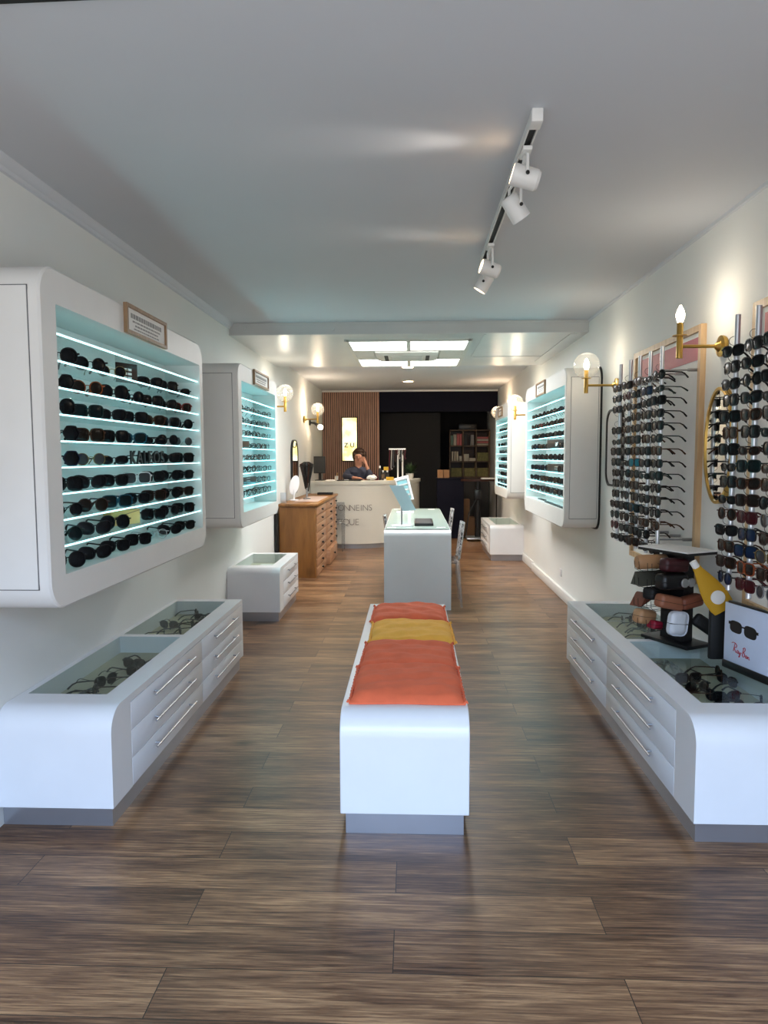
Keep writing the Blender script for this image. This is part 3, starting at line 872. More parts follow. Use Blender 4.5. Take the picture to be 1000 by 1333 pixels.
# ------------------------------------------------------------------ low drawer benches
def bench(label, xw, xf, y0, y1, wells, cols, zb=0.09, zt=0.492, zw=0.40, hx=None, r=0.10):
    sg = 1 if xf > xw else -1
    t = thing('drawer_bench', label, 'drawer bench', ((xw + xf) / 2, (y0 + y1) / 2, 0), 'low white drawer benches')
    xo, xi = xf - sg * 0.10, xw + sg * 0.03      # glass from xi to xo
    xd = xf - sg * 0.012
    def bx(mb, a, b, *k, **kw): mb.box(min(a, b), max(a, b), *k, **kw)
    mb = MB()
    yw0, yw1 = wells[0][0], wells[-1][1]
    arc = [(y0, zb)] + [(y0 + r - r * math.cos(a), zt - r + r * math.sin(a)) for a in [PI / 2 * i / 10 for i in range(11)]] + [(yw0, zt), (yw0, zb)]
    mb.prism(arc, 'X', min(xw, xf), max(xw, xf))
    bx(mb, xw, xf, cols[-1][1], y1, zb, zt)
    if cols[-1][1] > yw1: bx(mb, xw, xf, yw1, cols[-1][1], zt - 0.03, zt); bx(mb, xw, xd, yw1, cols[-1][1], zb, zt - 0.03)
    for a, b in zip(wells, wells[1:]): bx(mb, xi, xo, a[1], b[0], zw - 0.004, zt)
    bx(mb, xw, xi, yw0, yw1, zw - 0.004, zt)
    bx(mb, xo, xd, yw0, yw1, zw - 0.004, zt - 0.03)
    bx(mb, xw, xd, yw0, yw1, zb, zw - 0.004)
    bx(mb, xo, xf, yw0, yw1, zt - 0.03, zt)
    if cols[0][0] > yw0: bx(mb, xd, xf, yw0, cols[0][0], zb, zt - 0.03)
    mb.build('body', M['white'], t, ang=30)
    pl = MB(); bx(pl, xw, xf - sg * 0.02, y0 + 0.035, y1 - 0.03, 0, zb)
    pl.build('plinth', M['plinth'], t)
    for a, b in wells:
        w_ = MB(); bx(w_, xi + sg * 0.001, xo - sg * 0.001, a + 0.001, b - 0.001, zw - 0.004, zw)
        w_.build('tray', M['tray'], t)
        g_ = MB(); bx(g_, xi + sg * 0.002, xo - sg * 0.002, a + 0.002, b - 0.002, zt - 0.0065, zt - 0.0005)
        g_.build('glass_top', M['glass'], t)
    ztop = zt - 0.033
    hgt = (ztop - zb) / 3
    for c0, c1 in cols:
        for k in range(3):
            za, zc = zb + k * hgt + 0.002, zb + (k + 1) * hgt - 0.002
            dm = MB(); bx(dm, xd, xf + sg * 0.001, c0 + 0.002, c1 - 0.002, za, zc, bev=0.0012)
            dr = dm.build('drawer', M['white'], t)
            hz = zc - 0.042
            h0, h1 = c0 + (c1 - c0) * 0.22, c0 + (c1 - c0) * 0.80
            h_ = MB().tube([(xf + sg * 0.026, h0, hz), (xf + sg * 0.026, h1, hz)], 0.0048, 10)
            for hy in (h0 + 0.05, h1 - 0.05): h_.tube([(xf, hy, hz), (xf + sg * 0.026, hy, hz)], 0.0045, 8)
            h_.build('handle', M['steel'], dr)
    return t
bench('long white drawer bench under the cabinet with yellow card', XL + 0.002, -1.195, 2.70, 4.90, [(2.90, 3.86), (3.91, 4.83)], [(2.90, 3.93), (3.93, 4.86)])
bench('long white drawer bench under the sunglasses rods, holding the case rack', XR - 0.002, 1.08, 2.66, 4.90, [(2.87, 3.83), (3.88, 4.82)], [(2.87, 3.90), (3.90, 4.86)])
bench('short white drawer bench in front of the wooden chest', XL + 0.002, -1.187, 6.28, 7.31, [(6.46, 7.22)], [(6.46, 7.28)], r=0.08)
bench('short white drawer bench at the end, beneath the end cabinet', XR - 0.002, 1.115, 10.08, 11.42, [(10.26, 11.3)], [(10.26, 11.38)], zt=0.505, r=0.05)

def scatter(xs, ys, n, z, bname, wname, cols, split, spread_=0.05, group=None, seed=3):
    rd = random.Random(seed)
    pts, tries = [], 0
    dm = 0.125
    while len(pts) < n and tries < 6000:
        tries += 1
        p = (rd.uniform(*xs), rd.uniform(*ys))
        if all(math.hypot(p[0] - q[0], p[1] - q[1]) > dm for q in pts): pts.append(p)
        if tries % 1200 == 0: dm *= 0.92
    pts.sort(key=lambda p: p[1])
    for i, (x, y) in enumerate(pts):
        sh = rd.choice(['square', 'round', 'big round', 'angular', 'aviator', 'cat-eye'])
        fc = rd.choice(cols)
        an = rd.uniform(-0.5, 0.5) + rd.choice([0, PI / 2, PI / 2])
        place(sh, fc, LENS_FOR[fc], split, (x + math.sin(an) * 0.065, y - math.cos(an) * 0.065, z + 0.002), (0, 0, an), f'{fc} {sh} sunglasses, {ORD[i]} from door end, {wname} well, {bname}', group)
scatter((-1.53, -1.40), (3.02, 3.66), 8, 0.40, 'bench under yellow-card cabinet', 'near', [K, K, K, GY, BR, K], True, group='sunglasses under glass in the bench below the yellow-card cabinet', seed=5)
scatter((-1.54, -1.40), (4.02, 4.70), 9, 0.40, 'bench under yellow-card cabinet', 'far', [K, GY, GY, CL, K, GY], False, group='sunglasses under glass in the bench below the yellow-card cabinet', seed=6)
scatter((1.285, 1.452), (2.97, 3.48), 12, 0.40, 'bench under the rods', 'near', [K, K, K, BR, K, T_, K], True, group='sunglasses under glass in the bench below the rods', seed=8)
scatter((1.29, 1.45), (3.98, 4.70), 8, 0.40, 'bench under the rods', 'far', [GY, CL, K, GY, GY], False, group='sunglasses under glass in the bench below the rods', seed=9)
# clear plastic bag in the near well of the right bench
bg = MB()
rd = random.Random(4)
N = 12
grid = [[Vector((1.22 + 0.16 * i / N, 3.46 + 0.28 * j / N, 0.402 + 0.048 * math.sin(PI * i / N) * math.sin(PI * j / N) * rd.uniform(0.35, 1.2))) for j in range(N + 1)] for i in range(N + 1)]
bg.loft(grid, False, False, False)
single('plastic_bag', bg, M['acrylic'], 'crumpled clear plastic bag under the glass beside sunglasses', 'bag', (1.30, 3.6, 0.401), ang=0)
for i, (y, x0) in enumerate(((6.62, -1.58), (6.80, -1.55), (6.98, -1.52))):
    single('lens_tray', B(x0, x0 + 0.2, y, y + 0.10, 0.401, 0.412, bev=0.003), M['paper'] if i != 1 else M['greytext'],
           ['flat white tray at the door end of short bench well', 'flat grey tray between two white trays in short bench well', 'flat white tray at the far end of short bench well'][i], 'tray', (x0 + 0.1, y + 0.05, 0.401), 'flat trays in the short bench')

# ------------------------------------------------------------------ central waterfall bench
t = thing('waterfall_bench', 'long white bench in the middle of the floor with coral and yellow cushions', 'bench', (-0.027, 3.75, 0))
x0, x1, y0, y1, zb, zt, r = -0.283, 0.227, 2.70, 4.86, 0.085, 0.492, 0.10
pts = [(y0, zb)] + [(y0 + r - r * math.cos(a), zt - r + r * math.sin(a)) for a in [PI / 2 * i / 12 for i in range(13)]] + \
      [(y1 - r + r * math.sin(a), zt - r + r * math.cos(a)) for a in [PI / 2 * i / 12 for i in range(13)]] + [(y1, zb)]
o = MB().prism(pts, 'X', x0, x1).build('body', M['white'], t, ang=30)
bv = o.modifiers.new('Bevel', 'BEVEL'); bv.width = 0.004; bv.segments = 2; bv.limit_method = 'ANGLE'; bv.angle_limit = math.radians(60)
B(-0.262, 0.206, 2.715, 4.84, 0, zb).build('plinth', M['plinth'], t)

def cushion(xc, yc, w, l, h, m, lab, rz, seed, label_tag=False):
    rd = random.Random(seed)
    t = thing('seat_cushion', lab, 'cushion', (xc, yc, 0.4925), 'cushions on the white bench')
    N = 26
    ph = [rd.uniform(0, 6) for _ in range(6)]
    def P(i, j, top):
        u, v = -1 + 2 * i / N, -1 + 2 * j / N
        e = (1 - abs(u) ** 5) ** 0.5 * (1 - abs(v) ** 7) ** 0.5
        pinch = 1 + 0.02 * math.sin(v * 5 + ph[0]) * abs(u) ** 3
        x = u * w / 2 * pinch
        y = v * l / 2 * (1 + 0.015 * math.sin(u * 4 + ph[1]) * abs(v) ** 3)
        wr = 0.0030 * math.sin(9 * v + 2.2 * math.sin(2.1 * u + ph[2]) + ph[3]) + 0.0022 * math.sin(17 * v + 3 * math.sin(1.4 * u + ph[4])) + 0.0016 * math.sin(12 * u + 4 * v + ph[5])
        z = 0.008 + (h - 0.008 + wr * 1.6) * e if top else 0.0012
        return Vector((x, y, z))
    mb = MB()
    mb.loft([[P(i, j, True) for j in range(N + 1)] for i in range(N + 1)], False, False, False)
    mb.loft([[P(i, j, False) for j in range(N + 1)] for i in range(N + 1)], False, False, False)
    border = [(i, 0) for i in range(N)] + [(N, j) for j in range(N)] + [(i, N) for i in range(N, 0, -1)] + [(0, j) for j in range(N, 0, -1)]
    mb.loft([[P(i, j, True) for i, j in border], [P(i, j, False) for i, j in border]], True, False, False)
    T = Matrix.Translation((xc, yc, 0.4925)) @ Matrix.Rotation(rz, 4, 'Z')
    c = mb.xf(T).build('cover', m, t, ang=80)
    for sg in (-1, 1):   # gathered side seams
        s = MB()
        s.tube([(sg * (w / 2 + 0.002 + 0.0025 * math.sin(k * 1.9)), -l / 2 + l * k / 40, 0.010 + 0.003 * math.sin(k * 2.4)) for k in range(41)], 0.0055, 6)
        s.xf(T).build('gathered_seam', m, t, ang=80)
        ta = MB()
        for e in (-1, 1):
            ta.tube([(sg * w / 2, e * (l / 2 - 0.01), 0.010), (sg * (w / 2 + 0.008), e * (l / 2 - 0.002), 0.018), (sg * (w / 2 + 0.012), e * (l / 2), 0.008)], 0.004, 6)
        ta.xf(T).build('corner_tie', m, t, ang=80)
    if label_tag:
        tg = MB().box(-0.17, -0.135, -l / 2 + 0.014, -l / 2 + 0.030, 0.0, 0.0012)
        tg.xf(Matrix.Translation((xc, yc, 0.4925 + 0.026)) @ Matrix.Rotation(rz, 4, 'Z') @ Matrix.Rotation(0.5, 4, 'X')).build('brand_tag', M['black'], t)
cushion(-0.018, 3.045, 0.465, 0.475, 0.046, M['coral'], 'coral cushion at the door end of the bench, with small black tag', 0.0, 1, True)
cushion(-0.016, 3.50, 0.45, 0.44, 0.044, M['coral'], 'coral cushion touching the yellow cushion on its door side', -0.012, 2)
cushion(0.0, 3.955, 0.455, 0.455, 0.046, M['yellow'], 'mustard yellow cushion on the white bench', 0.01, 3)
cushion(-0.016, 4.42, 0.45, 0.45, 0.05, M['coral'], 'coral cushion at the far end of the bench by the glass-topped table', -0.005, 4)

# ------------------------------------------------------------------ tall glass-topped table
t = thing('display_table', 'tall white waterfall table with a pale green glass top', 'table', (0.06, 8.2, 0))
x0, x1, y0, y1, zt, th, r = -0.268, 0.382, 6.82, 9.62, 0.775, 0.06, 0.06
outer = [(y0, 0)] + [(y0 + r - r * math.cos(a), zt - r + r * math.sin(a)) for a in [PI / 2 * i / 8 for i in range(9)]] + [(y1 - r + r * math.sin(a), zt - r + r * math.cos(a)) for a in [PI / 2 * i / 8 for i in range(9)]] + [(y1, 0)]
inner = [(y1 - th, 0), (y1 - th, zt - th), (y0 + th, zt - th), (y0 + th, 0)]
MB().prism(outer + inner, 'X', x0, x1).build('frame', M['white'], t, ang=30)
B(x0 + 0.01, x1 - 0.01, y0 + 0.10, y1 - 0.08, zt + 0.006, zt + 0.014).build('glass_top', M['tableglass'], t)
for px, py in ((x0 + 0.07, y0 + 0.18), (x1 - 0.09, y0 + 0.2), (x0 + 0.08, y1 - 0.2), (x1 - 0.12, y1 - 0.22), (x0 + 0.18, y1 - 0.25)):
    B(px - 0.045, px + 0.045, py - 0.03, py + 0.03, zt, zt + 0.0155, bev=0.003).build('glass_clamp', M['white'], t)
ztg = zt + 0.0145
t = thing('tabletop_display', 'tilted pale blue panel on slim stem with round base on the tall table', 'display stand', (-0.11, 7.1, ztg))
MB().lathe([(0, ztg), (0.115, ztg), (0.115, ztg + 0.01), (0.02, ztg + 0.018), (0, ztg + 0.018)], c=(-0.10, 7.14, 0), n=36).build('base', M['white'], t)
MB().tube([(-0.10, 7.14, ztg + 0.015), (-0.10, 7.14, 1.05)], 0.009, 12).build('stem', M['steel'], t)
pm = MB().prism([(-0.225, 1.205), (-0.085, 1.20), (0.045, 0.955), (-0.085, 0.945)], 'Y', 7.10, 7.115)
pm.build('panel', mat('pale_blue_panel', (176, 208, 218), 0.25), t)
t = thing('slotted_display', 'white slotted panel stand with lit shelves, behind the tilted panel', 'display stand', (-0.08, 8.9, ztg))
B(-0.19, 0.03, 8.82, 8.98, ztg, ztg + 0.012, bev=0.003).build('base', M['white'], t)
for x in (-0.13, -0.03): MB().tube([(x, 8.9, ztg + 0.01), (x, 8.93, 1.0)], 0.012, 10).build('upright', M['white'], t)
Tm = Matrix.Translation((-0.09, 8.92, 1.085)) @ Matrix.Rotation(math.radians(-14), 4, 'Y') 
pf = MB()
pf.box(-0.085, 0.085, 0.0, 0.012, -0.155, 0.155, bev=0.004)
for k in range(5): pf.box(-0.085, 0.065, -0.035, 0.004, -0.15 + k * 0.068, -0.142 + k * 0.068)
pf.box(0.06, 0.085, -0.036, 0.012, -0.155, 0.155, bev=0.004)
pf.box(-0.085, -0.077, -0.036, 0.012, -0.155, 0.155)
pf.xf(Tm).build('slotted_panel', M['white'], t)
for k in range(4):
    MB().box(-0.07, 0.05, -0.012, -0.0005, -0.138 + k * 0.068, -0.098 + k * 0.068).xf(Tm).build('slot_card', mat('aqua_slot_card', (150, 205, 214), 0.4), t)
t = thing('presentation_tray', 'black padded tray lying on the glass-topped table', 'tray', (0.12, 7.45, ztg))
B(0.03, 0.22, 7.15, 7.72, ztg, ztg + 0.028, bev=0.004).build('tray_body', M['black'], t)
B(0.045, 0.205, 7.17, 7.70, ztg + 0.028, ztg + 0.030).build('pad', M['darkgrey'], t)
# clear chairs with patterned backs
M['baroque'] = pattern_mat('black_white_flourish', (24, 24, 26), (214, 214, 216), 26, 0.5)
def chair(name_lab, x, y, sg):
    """sg=+1: back on +x side of seat"""
    t = thing('acrylic_chair', name_lab, 'chair', (x, y, 0), 'clear chairs at the tall table')
    F = lambda px, py, pz: (x + sg * px, y + py, pz)
    s = MB(); s.box(min(x, x - sg * 0.38), max(x, x - sg * 0.38), y - 0.19, y + 0.19, 0.43, 0.455, bev=0.01); s.build('seat', M['acrylic'], t)
    b = MB(); rings = []
    for k in range(9):
        v = k / 8
        z = 0.47 + 0.36 * v; px = 0.0 + 0.045 * v; w = 0.19 * (1 - 0.1 * v ** 4)
        rings.append([F(px, -w, z), F(px + 0.02, -w * 0.4, z), F(px + 0.02, w * 0.4, z), F(px, w, z), F(px + 0.014, w, z), F(px + 0.034, w * 0.4, z), F(px + 0.034, -w * 0.4, z), F(px + 0.014, -w, z)])
    b.loft(rings); b.build('backrest', M['baroque'], t, ang=60)
    for px, py, qx, qy in ((0.0, -0.17, 0.04, -0.2), (0.0, 0.17, 0.04, 0.2), (-0.35, -0.17, -0.36, -0.19), (-0.35, 0.17, -0.36, 0.19)):
        MB().tube([F(px, py, 0.47 if px == 0 else 0.44), F(qx, qy, 0.0)], [0.018, 0.012], 10).build('leg', M['acrylic'], t)
chair('clear chair with black-white patterned back at the near corner of the tall table', 0.455, 7.15, 1)
chair('clear chair with patterned back, beyond its twin and nearer the dark room', 0.455, 8.95, 1)
chair('clear chair with patterned back, on the wooden chest side of the table', -0.245, 8.0, -1)

# ------------------------------------------------------------------ pine drawer chest
t = thing('wooden_drawer_chest', 'honey pine chest of many small drawers with one drawer ajar', 'chest of drawers', (-1.4, 9.8, 0))
cx0, cx1, cy0, cy1 = -1.62, -1.175, 8.60, 10.98
mb = MB(); mb.box(cx0, cx1, cy0, cy1, 0, 0.885)
mb.build('carcass', M['pine'], t)
mb = MB(); mb.box(cx0 - 0.01, cx1 + 0.03, cy0 - 0.03, cy1 + 0.03, 0.885, 0.915, bev=0.008); mb.box(cx0, cx1 + 0.015, cy0 - 0.012, cy1 + 0.012, 0.872, 0.886, bev=0.004)
mb.build('chest_top', M['pine'], t)
def small_drawer(y0, y1, z0, z1, out=0.0):
    d_ = MB().box(cx1 - 0.30 if out else cx1, cx1 + 0.008 + out, y0 + 0.006, y1 - 0.006, z0 + 0.005, z1 - 0.005, bev=0.003).build('drawer', M['pinefront'], t)
    MB().lathe([(0.008, 0), (0.007, 0.008), (0.016, 0.016), (0.014, 0.026), (0, 0.03)], c=(cx1 + 0.008 + out, (y0 + y1) / 2, (z0 + z1) / 2), n=14, axis='X').build('knob', M['darkmetal'], d_)
hh = 0.86 / 8
for k in range(8): small_drawer(8.66, 9.60, 0.01 + k * hh, 0.01 + (k + 1) * hh)
for k in range(2, 8): small_drawer(9.62, 10.58, 0.01 + k * hh, 0.01 + (k + 1) * hh)
small_drawer(9.62, 10.58, 0.01, 0.01 + 2 * hh - 0.004, 0.05)
for k in range(8): small_drawer(10.62, 10.95, 0.01 + k * hh, 0.01 + (k + 1) * hh)
single('dark_folder', B(-1.66, -1.625, 8.50, 8.58, 0.0, 0.80), M['blackmatte'], 'black board standing between the wall and wooden chest', 'board', (-1.64, 8.54, 0))  # plain black upright slab filling the space between wall and chest
CT = 0.9155
single('leaflet_mat', B(-1.50, -1.20, 9.0, 10.2, CT, CT + 0.003), mat('pale_pink_mat', (196, 170, 158), 0.6), 'pale pink mat lying on the wooden chest', 'mat', (-1.35, 9.6, CT))
single('document_case', B(-1.42, -1.19, 10.62, 10.72, CT, CT + 0.035, bev=0.004), M['blackmatte'], 'long black case at the far end of the wooden chest', 'case', (-1.3, 10.67, CT))
single('metal_cup', B(-1.63, -1.56, 8.74, 8.80, CT, CT + 0.13, bev=0.003), M['alu'], 'small silver box at the near end of the wooden chest', 'box', (-1.6, 8.77, CT))
t = thing('table_mirror', 'white teardrop tabletop mirror standing on the wooden chest', 'mirror', (-1.55, 9.3, CT))
MB().lathe([(0, CT), (0.06, CT), (0.06, CT + 0.01), (0.01, CT + 0.02), (0, CT + 0.02)], c=(-1.55, 9.3, 0), n=24).build('base', M['white'], t)
MB().tube([(-1.55, 9.3, CT + 0.01), (-1.55, 9.32, CT + 0.14)], 0.008, 8).build('stem', M['white'], t)
MB().sphere((0, 0, 0), 0.09, 24, 12, 0.75, 0.14, 1.45).xf(Matrix.Translation((-1.55, 9.33, CT + 0.20)) @ Matrix.Rotation(0.5, 4, 'Z') @ Matrix.Rotation(0.25, 4, 'Y')).build('mirror_head', M['white'], t)
t = thing('eyewear_chain_stand', 'stand draped with dark hanging eyewear chains on the wooden chest', 'stand', (-1.41, 9.5, CT))
MB().lathe([(0, CT + 0.003), (0.05, CT + 0.003), (0.05, CT + 0.02), (0.012, CT + 0.03), (0.01, CT + 0.5), (0, CT + 0.5)], c=(-1.41, 9.5, 0), n=20).build('post', M['steel'], t)
MB().lathe([(0.10, 0), (0.104, 0.004), (0.10, 0.008), (0.096, 0.004), (0.10, 0)], c=(-1.41, 9.5, CT + 0.44), n=24).build('ring', M['darkmetal'], t)
rd = random.Random(2)
for k in range(12):
    a = 2 * PI * k / 12
    cx, cy = -1.41 + 0.085 * math.cos(a), 9.5 + 0.085 * math.sin(a)
    l = rd.uniform(0.26, 0.40)
    top = CT + 0.50
    ch = MB(); ch.tube([(-1.41 + 0.03 * math.cos(a), 9.5 + 0.03 * math.sin(a), top), (cx, cy, top - 0.03), (cx * 0.5 - 1.41 * 0.5, cy * 0.5 + 9.5 * 0.5, top - l * 0.6), (-1.41 + 0.02 * math.cos(a), 9.5 + 0.02 * math.sin(a), top - l)], [0.008, 0.012, 0.011, 0.007], 6)
    ch.build('chain', [M['black'], FM['brown'], M['darkmetal']][k % 3], t)

t = thing('acrylic_chair', 'fully clear chair in front of the desk, mostly behind the wooden chest', 'chair', (-1.24, 11.17, 0))
B(-1.42, -1.065, 11.01, 11.33, 0.44, 0.462, bev=0.008).build('seat', M['acrylic'], t)
MB().loft([[(x, 11.31 + 0.004 * k, z) for x, z in ((-1.42 + 0.01 * k, 0.47 + 0.0), (-1.065 - 0.01 * k, 0.47), (-1.075, 0.76), (-1.41, 0.76))] for k in (0, 1, 2)]).build('backrest', M['acrylic'], t)
for x_, y_ in ((-1.40, 11.03), (-1.085, 11.03), (-1.40, 11.31), (-1.085, 11.31)):
    MB().tube([(x_, y_, 0.445), (x_, y_, 0.0)], [0.017, 0.012], 10).build('leg', M['acrylic'], t)

# mirrors on the walls
def mirror(wx, sg, yc, zc, w, h, r, m, lab, off=0.02, k=12):
    t = thing('wall_mirror', lab, 'mirror', (wx, yc, zc - h / 2))
    o = rrect(yc - w / 2, yc + w / 2, zc - h / 2, zc + h / 2, r, k) if r else [(yc + w / 2 * math.cos(2 * PI * i / 48), zc + h / 2 * math.sin(2 * PI * i / 48)) for i in range(48)]
    cy, cz = yc, zc
    inn = [(cy + (a - cy) * (1 - 0.016 / (w / 2)), cz + (b - cz) * (1 - 0.016 / (h / 2))) for a, b in o]
    P = lambda pts, x: [(x, a, b) for a, b in pts]
    x0, x1 = wx, wx + sg * (off + 0.012)
    MB().loft([P(o, x0), P(o, x1), P(inn, x1), P(inn, x1 - sg * 0.006), P(o, x0)], True, False, False).build('rim', m, t)
    MB().prism(inn, 'X', x1 - sg * 0.012, x1 - sg * 0.006).build('glass', M['mirror'], t)
mirror(XR, -1, 3.705, 1.545, 0.335, 0.595, 0, M['gold'], 'tall oval mirror with thin brass rim between the two rod racks')
mirror(XR, -1, 5.60, 1.555, 0.40, 0.60, 0.11, M['darkmetal'], 'rounded mirror with thin dark rim, half behind the five-rod rack')
mirror(XL, 1, 10.0, 1.35, 0.50, 0.75, 0.2, M['black'], 'tall rounded black-rimmed mirror above the wooden chest')
t = thing('wall_outlet', 'small white power outlet low on the wall above the baseboard', 'outlet', (XR, 7.55, 0.25))
B(XR - 0.010, XR, 7.51, 7.59, 0.215, 0.295, bev=0.003).build('plate', M['white'], t)
MB().lathe([(0.024, -0.0105), (0.024, -0.012), (0, -0.012)], c=(XR, 7.55, 0.255), n=20, axis='X').build('socket', M['white_satin'], t)

# ------------------------------------------------------------------ rod racks with sunglasses
def poster(y0, y1, z0, z1, lab, pk):
    t = thing('poster_frame', lab, 'picture frame', (XR, (y0 + y1) / 2, z0), 'oak-framed wall posters')
    w, dp = 0.035, 0.03
    f = MB()
    f.box(XR - dp, XR, y0, y1, z0, z0 + w); f.box(XR - dp, XR, y0, y1, z1 - w, z1)
    f.box(XR - dp, XR, y0, y0 + w, z0 + w, z1 - w); f.box(XR - dp, XR, y1 - w, y1, z0 + w, z1 - w)
    f.build('frame', M['oak'], t)
    B(XR - 0.012, XR, y0 + w, y1 - w, z0 + w, z1 - w).build('backing', M['paper'], t)
    B(XR - 0.014, XR - 0.012, pk[0], pk[1], pk[2], pk[3]).build('pink_print', M['pink'], t)
poster(3.955, 5.12, 0.785, 2.205, 'oak-framed white poster with pink block, behind the five-rod rack', (4.03, 5.03, 2.02, 2.145))
poster(2.21, 3.375, 0.785, 2.19, 'oak-framed white poster with pink block, behind the rods by the oval mirror', (2.29, 3.29, 2.0, 2.13))
def rod_rack(ys, xr, z0, z1, rackname, nth, shapes, cols, seed, nrow=15, ztop=1.955, dz=0.0695, lean=0.0):
    rd = random.Random(seed)
    for i, y in enumerate(ys):
        t = thing('display_rod', f'silver display rod of hanging sunglasses, {nth(i)}', 'display rod', (xr, y, z0), 'silver sunglasses rods')
        MB().tube([(xr, y, z0), (xr, y, z1)], 0.0115, 14).build('tube', M['alu'], t)
        for zz in (z1 - 0.13, z0 + 0.10):
            s = MB().tube([(xr, y, zz), (XR - 0.0148, y, zz)], 0.0045, 8)
            s.lathe([(0.009, XR - 0.07), (0.009, XR - 0.0148)], c=(0, y, zz), n=10, axis='X')
            s.build('standoff', M['steel'], t)
        for k in range(nrow):
            z = ztop - k * dz
            h = MB()
            c = [(xr - 0.006 - 0.026 * math.sin(a), y + 0.004, z + 0.006 + 0.020 * (1 - math.cos(a))) for a in [PI * q / 8 for q in range(9)]]
            h.tube([(xr, y, z + 0.046)] + c[::-1], 0.0012, 5)
            h.build('hook', M['darkmetal'], t)
            if (i, k) in SKIP: continue
            sh, fc = rd.choice(shapes), rd.choice(cols)
            fc = SPECIAL.get((seed, i, k), (fc,))[0]; sh = SPECIAL.get((seed, i, k), (0, sh))[1]
            place(sh, fc, LENS_FOR[fc], True, (xr - 0.022, y + rd.uniform(-0.006, 0.006), z - 0.042), (0, rd.uniform(-0.02, 0.02), -math.radians(90 - 8 + rd.uniform(-10, 8))),
                  f'{fc} {sh} sunglasses, {ORD[k]} from top, {nth(i)}', rackname)
SKIP = {(0, 3), (4, 13)}
SPECIAL = {(21, 2, 7): ('mirrored', 'square'), (21, 1, 1): ('maroon', 'round'), (21, 3, 1): ('blue-lensed', 'square'), (21, 0, 13): ('maroon', 'round'), (21, 2, 11): ('teal', 'square'),
           (22, 1, 10): ('maroon', 'square'), (22, 1, 11): ('blue-lensed', 'square'), (22, 1, 12): ('blue-lensed', 'square'), (22, 1, 14): ('maroon', 'square'), (22, 0, 14): ('blue-lensed', 'round'),
           (22, 1, 13): ('amber', 'square'), (22, 2, 10): ('silver-rimmed', 'aviator'), (22, 2, 12): ('gold-rimmed', 'aviator'), (22, 2, 14): ('silver-rimmed', 'round')}
rod_rack([4.80, 4.59, 4.40, 4.21, 4.02], 1.38, 0.925, 2.095, 'sunglasses on the five-rod rack', lambda i: f'{ORD[i]} rod from the globe lamp', ['square', 'angular', 'round', 'narrow', 'square'], [K, K, K, K, K, BR, T_, DG], 21)
SKIP = set()
rod_rack([3.115, 2.93, 2.75], 1.38, 0.912, 2.09, 'sunglasses on the rods by the oval mirror', lambda i: f'{ORD[i]} rod from the oval mirror', ['square', 'angular', 'round', 'narrow', 'square'], [K, K, K, BR, T_, K, DG], 22)

# ------------------------------------------------------------------ spectacle-case rack on the right bench
BT = 0.4925
ang = math.radians(27)
RC = Vector((1.425, 3.83, 0))
TR = Matrix.Translation(RC) @ Matrix.Rotation(ang, 4, 'Z')     # local y = long axis, local -x faces the aisle
t = thing('case_rack', 'black tower rack with white top plate holding spectacle cases on the bench', 'display rack', (RC.x, RC.y, BT))
MB().box(-0.09, 0.09, -0.16, 0.16, BT, BT + 0.018, bev=0.003).xf(TR).build('base_plate', M['black'], t)
MB().box(-0.034, 0.040, -0.075, 0.075, BT + 0.018, BT + 0.490).xf(TR).build('column', M['black'], t)
MB().box(-0.11, 0.11, -0.165, 0.175, BT + 0.490, BT + 0.504).xf(TR).build('top_plate_edge', M['black'], t)
MB().box(-0.11, 0.11, -0.165, 0.175, BT + 0.504, BT + 0.510).xf(TR).build('top_plate', M['paper'], t)
def wires(z, ya, yb, xs=-1, rad=0.036):
    for yy in (ya, yb):
        h = MB()
        h.tube([(xs * 0.045, yy, z - 0.035), (xs * 0.08, yy, z - 0.047), (xs * 0.20, yy, z - 0.047), (xs * 0.232, yy, z - 0.03), (xs * 0.235, yy, z + 0.01)], 0.0016, 5)
        h.xf(TR).build('wire_arm', M['black'], t)
for z in (0.93, 0.845, 0.735, 0.63): 
    wires(z, -0.05, -0.02); wires(z, 0.04, 0.07)
